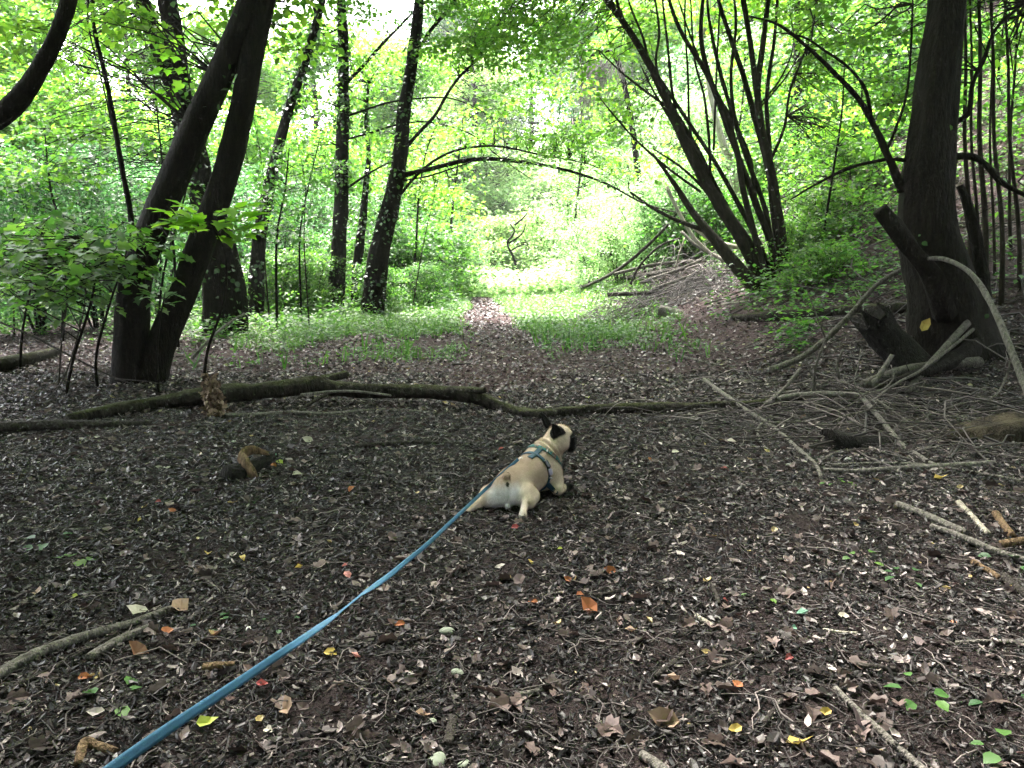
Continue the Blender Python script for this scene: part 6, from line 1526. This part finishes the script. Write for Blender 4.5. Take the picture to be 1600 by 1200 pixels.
# back strap joining both
def on_top(p, off=.004, d=(0, -.3, 1)):
    d = np.array(d, float); d /= np.linalg.norm(d); h = hit(np.array(p) + d * .4, -d); return (np.array(p) if h is None else h[0]) + d * off
sx = nrm(np.array([.8, -.5, 0]))
rows = np.array([[on_top(np.array([.135, .235, .1]) * (1 - t_) + np.array([.205, .30, .2]) * t_ + sx * e) for e in (-.017, -.006, .006, .017)] for t_ in np.linspace(0, 1, 14)])
child(strap_mesh(rows), 'back_strap', M['webblue'], root)
def buckle(p, d, s, m, name):
    mb = MB(); a, b, c = s; f = nrm(np.array(d, float)); sd_ = nrm(np.cross(f, [0, -.4, 1.0])); u = np.cross(sd_, f)
    k = 12; th = np.linspace(0, 2 * np.pi, k, endpoint=False); q = np.sign(np.cos(th)) * np.abs(np.cos(th)) ** .5; w = np.sign(np.sin(th)) * np.abs(np.sin(th)) ** .5
    rings = [(sc_, z) for sc_, z in ((.7, -1), (1, -.6), (1, .6), (.7, 1))]
    Vb = np.vstack([p + f * (q * a * s_)[:, None] + sd_ * (w * b * s_)[:, None] + u * (c * z) for s_, z in rings]); i = np.arange(3)[:, None] * k; j = np.arange(k)[None]; j2 = (j + 1) % k
    mb.add(Vb, np.stack([i + j, i + j2, i + k + j2, i + k + j], -1).reshape(-1, 4)); mb.add(Vb[:k], [list(range(k))[::-1]]); mb.add(Vb[-k:], [list(range(k))])
    return child(mb, name, M[m], root)
r2 = strap_ring(c2, n2, .001, k=61, off=.008)[:, 1]
i0 = int(np.argmin(np.abs(r2[:, 0] - .235) + 3 * (r2[:, 2] < .17)))
buckle(r2[i0], r2[min(i0 + 2, 60)] - r2[i0 - 2], (.026, .014, .006), 'black', 'buckle')
i1 = int(np.argmin(np.abs(r2[:, 2] - .16) + 3 * (r2[:, 0] < .2)))
buckle(r2[i1], r2[min(i1 + 2, 60)] - r2[i1 - 2], (.020, .013, .005), 'lilac', 'buckle')
i1 = int(np.argmin(np.abs(r2[:, 2] - .125) + 3 * (r2[:, 0] < .2)))
buckle(r2[i1], r2[min(i1 + 2, 60)] - r2[i1 - 2], (.005, .013, .005), 'steel', 'slider')
ra_ = strap_ring(c1, n1, .001, k=61, off=.007)[:, 1]
i1 = int(np.argmin(np.abs(ra_[:, 0] - .235) + 3 * (ra_[:, 2] < .22)))
buckle(ra_[i1], ra_[min(i1 + 2, 60)] - ra_[i1 - 2], (.005, .015, .005), 'steel', 'slider')

# ------------------------------------------------------------------ the leash
ring_p = DO + on_top((.085, .238, .1), .010)
def off_dog(px, py, off):
    off = off + .016
    d = nrm(ray(px, py)); o = np.array([0, 0, CAM_H]) - DO; h = hit(o, d)
    return at(px, py, 4.3) if h is None else h[0] + DO - d * off
LP_ = [ring_p + np.array([-.012, -.012, .004]), off_dog(779, 745, .012), off_dog(768, 756, .02), off_dog(757, 766, .04), at(735, 787, 4.0), at(700, 820, 3.45), at(668, 850, 3.05), at(640, 873, 2.78), at(612, 896, 2.52), at(590, 912, 2.36), at(562, 931, 2.2), at(538, 950, 2.08), at(512, 970, 1.95),
       at(470, 1000, 1.78), at(430, 1027, 1.62), at(370, 1068, 1.42), at(300, 1114, 1.24), at(235, 1158, 1.10), at(170, 1205, .99), at(100, 1262, .88), at(10, 1345, .76), at(-60, 1420, .68)]
Qc = catmull(np.array(LP_), 8); k = len(Qc)
T = nrm(np.gradient(Qc, axis=0)); view = nrm(Qc - np.array([0, 0, CAM_H])); side = nrm(np.cross(T, view)); nn_ = np.cross(side, T)
tw = np.interp(np.arange(k), [0, 56, 72, 80, 90, 98, 112, k], np.radians(np.array([15.0, 8, -25, -74, -76, -35, 10, 20.0]))) 
wv = side * np.cos(tw)[:, None] + nn_ * np.sin(tw)[:, None]; ww = .0092
rows = np.stack([Qc - wv * ww, Qc - wv * ww * .4, Qc + wv * ww * .4, Qc + wv * ww], 1)
t = NT('leash_webbing'); tc = t.n("ShaderNodeTexCoord"); wz = t.tex("ShaderNodeTexNoise", 260, 3, tc.outputs['Object']); w2 = t.tex("ShaderNodeTexNoise", 14, 4, tc.outputs['Object'])
c_ = t.mix(t.ramp(w2.outputs[0], [(.4, (0, 0, 0)), (.7, (.6, .6, .6))]).outputs[0], (.026, .088, .16), (.018, .06, .105))
c_ = t.mix(.3, c_, t.ramp(wz.outputs[0], [(.3, (.5, .5, .5)), (.7, (1.3, 1.3, 1.3))]).outputs[0], 'MULTIPLY')
M['leash'] = t.done(t.pbsdf(c_, .6, .3, t.bump(wz.outputs[0], .4, .001)).outputs[0])
lr = empty('leash', ring_p, 'flat blue webbing leash running from the dog down to the lower left', 'leash')
strap_mesh(rows, thick=.0018).obj('strap', M['leash'], lr, ring_p)
mb = MB(); a_ = np.linspace(0, 2 * np.pi, 14)[:-1]
u_ = nrm(Qc[4] - Qc[0]); v_ = np.array([0, 0, 1.0])
loop = np.array([ring_p + u_ * (-.004 + .016 * math.cos(x)) + v_ * .009 * math.sin(x) for x in np.linspace(0, 2 * np.pi, 16)])
mb.tube(loop, .0022, 6, 0, n=2); mb.obj('clip', M['steel'], lr, ring_p)
# ------------------------------------------------------------------ faint haze volume added to imitate the overexposed glow
mb = MB(); hz0, hz1 = np.array([-60., -30, -6]), np.array([60., 110, 30])
mb.add(np.array([[x, y, z] for x in (hz0[0], hz1[0]) for y in (hz0[1], hz1[1]) for z in (hz0[2], hz1[2])]), [[0, 1, 3, 2], [4, 6, 7, 5], [0, 4, 5, 1], [2, 3, 7, 6], [0, 2, 6, 4], [1, 5, 7, 3]])
hm = bpy.data.materials.new('haze'); hm.use_nodes = True; nt_ = hm.node_tree
for n in list(nt_.nodes): nt_.nodes.remove(n)
ho = nt_.nodes.new('ShaderNodeOutputMaterial'); hv = nt_.nodes.new('ShaderNodeVolumePrincipled')
hv.inputs['Color'].default_value = (.95, .98, .96, 1); hv.inputs['Density'].default_value = .0005; hv.inputs['Anisotropy'].default_value = .4
nt_.links.new(hv.outputs[0], ho.inputs['Volume'])
tag(mb.obj('haze', hm, smooth=False), 'thin pale haze volume added to imitate the overexposed glow', 'haze', kind='stuff')
#@@END
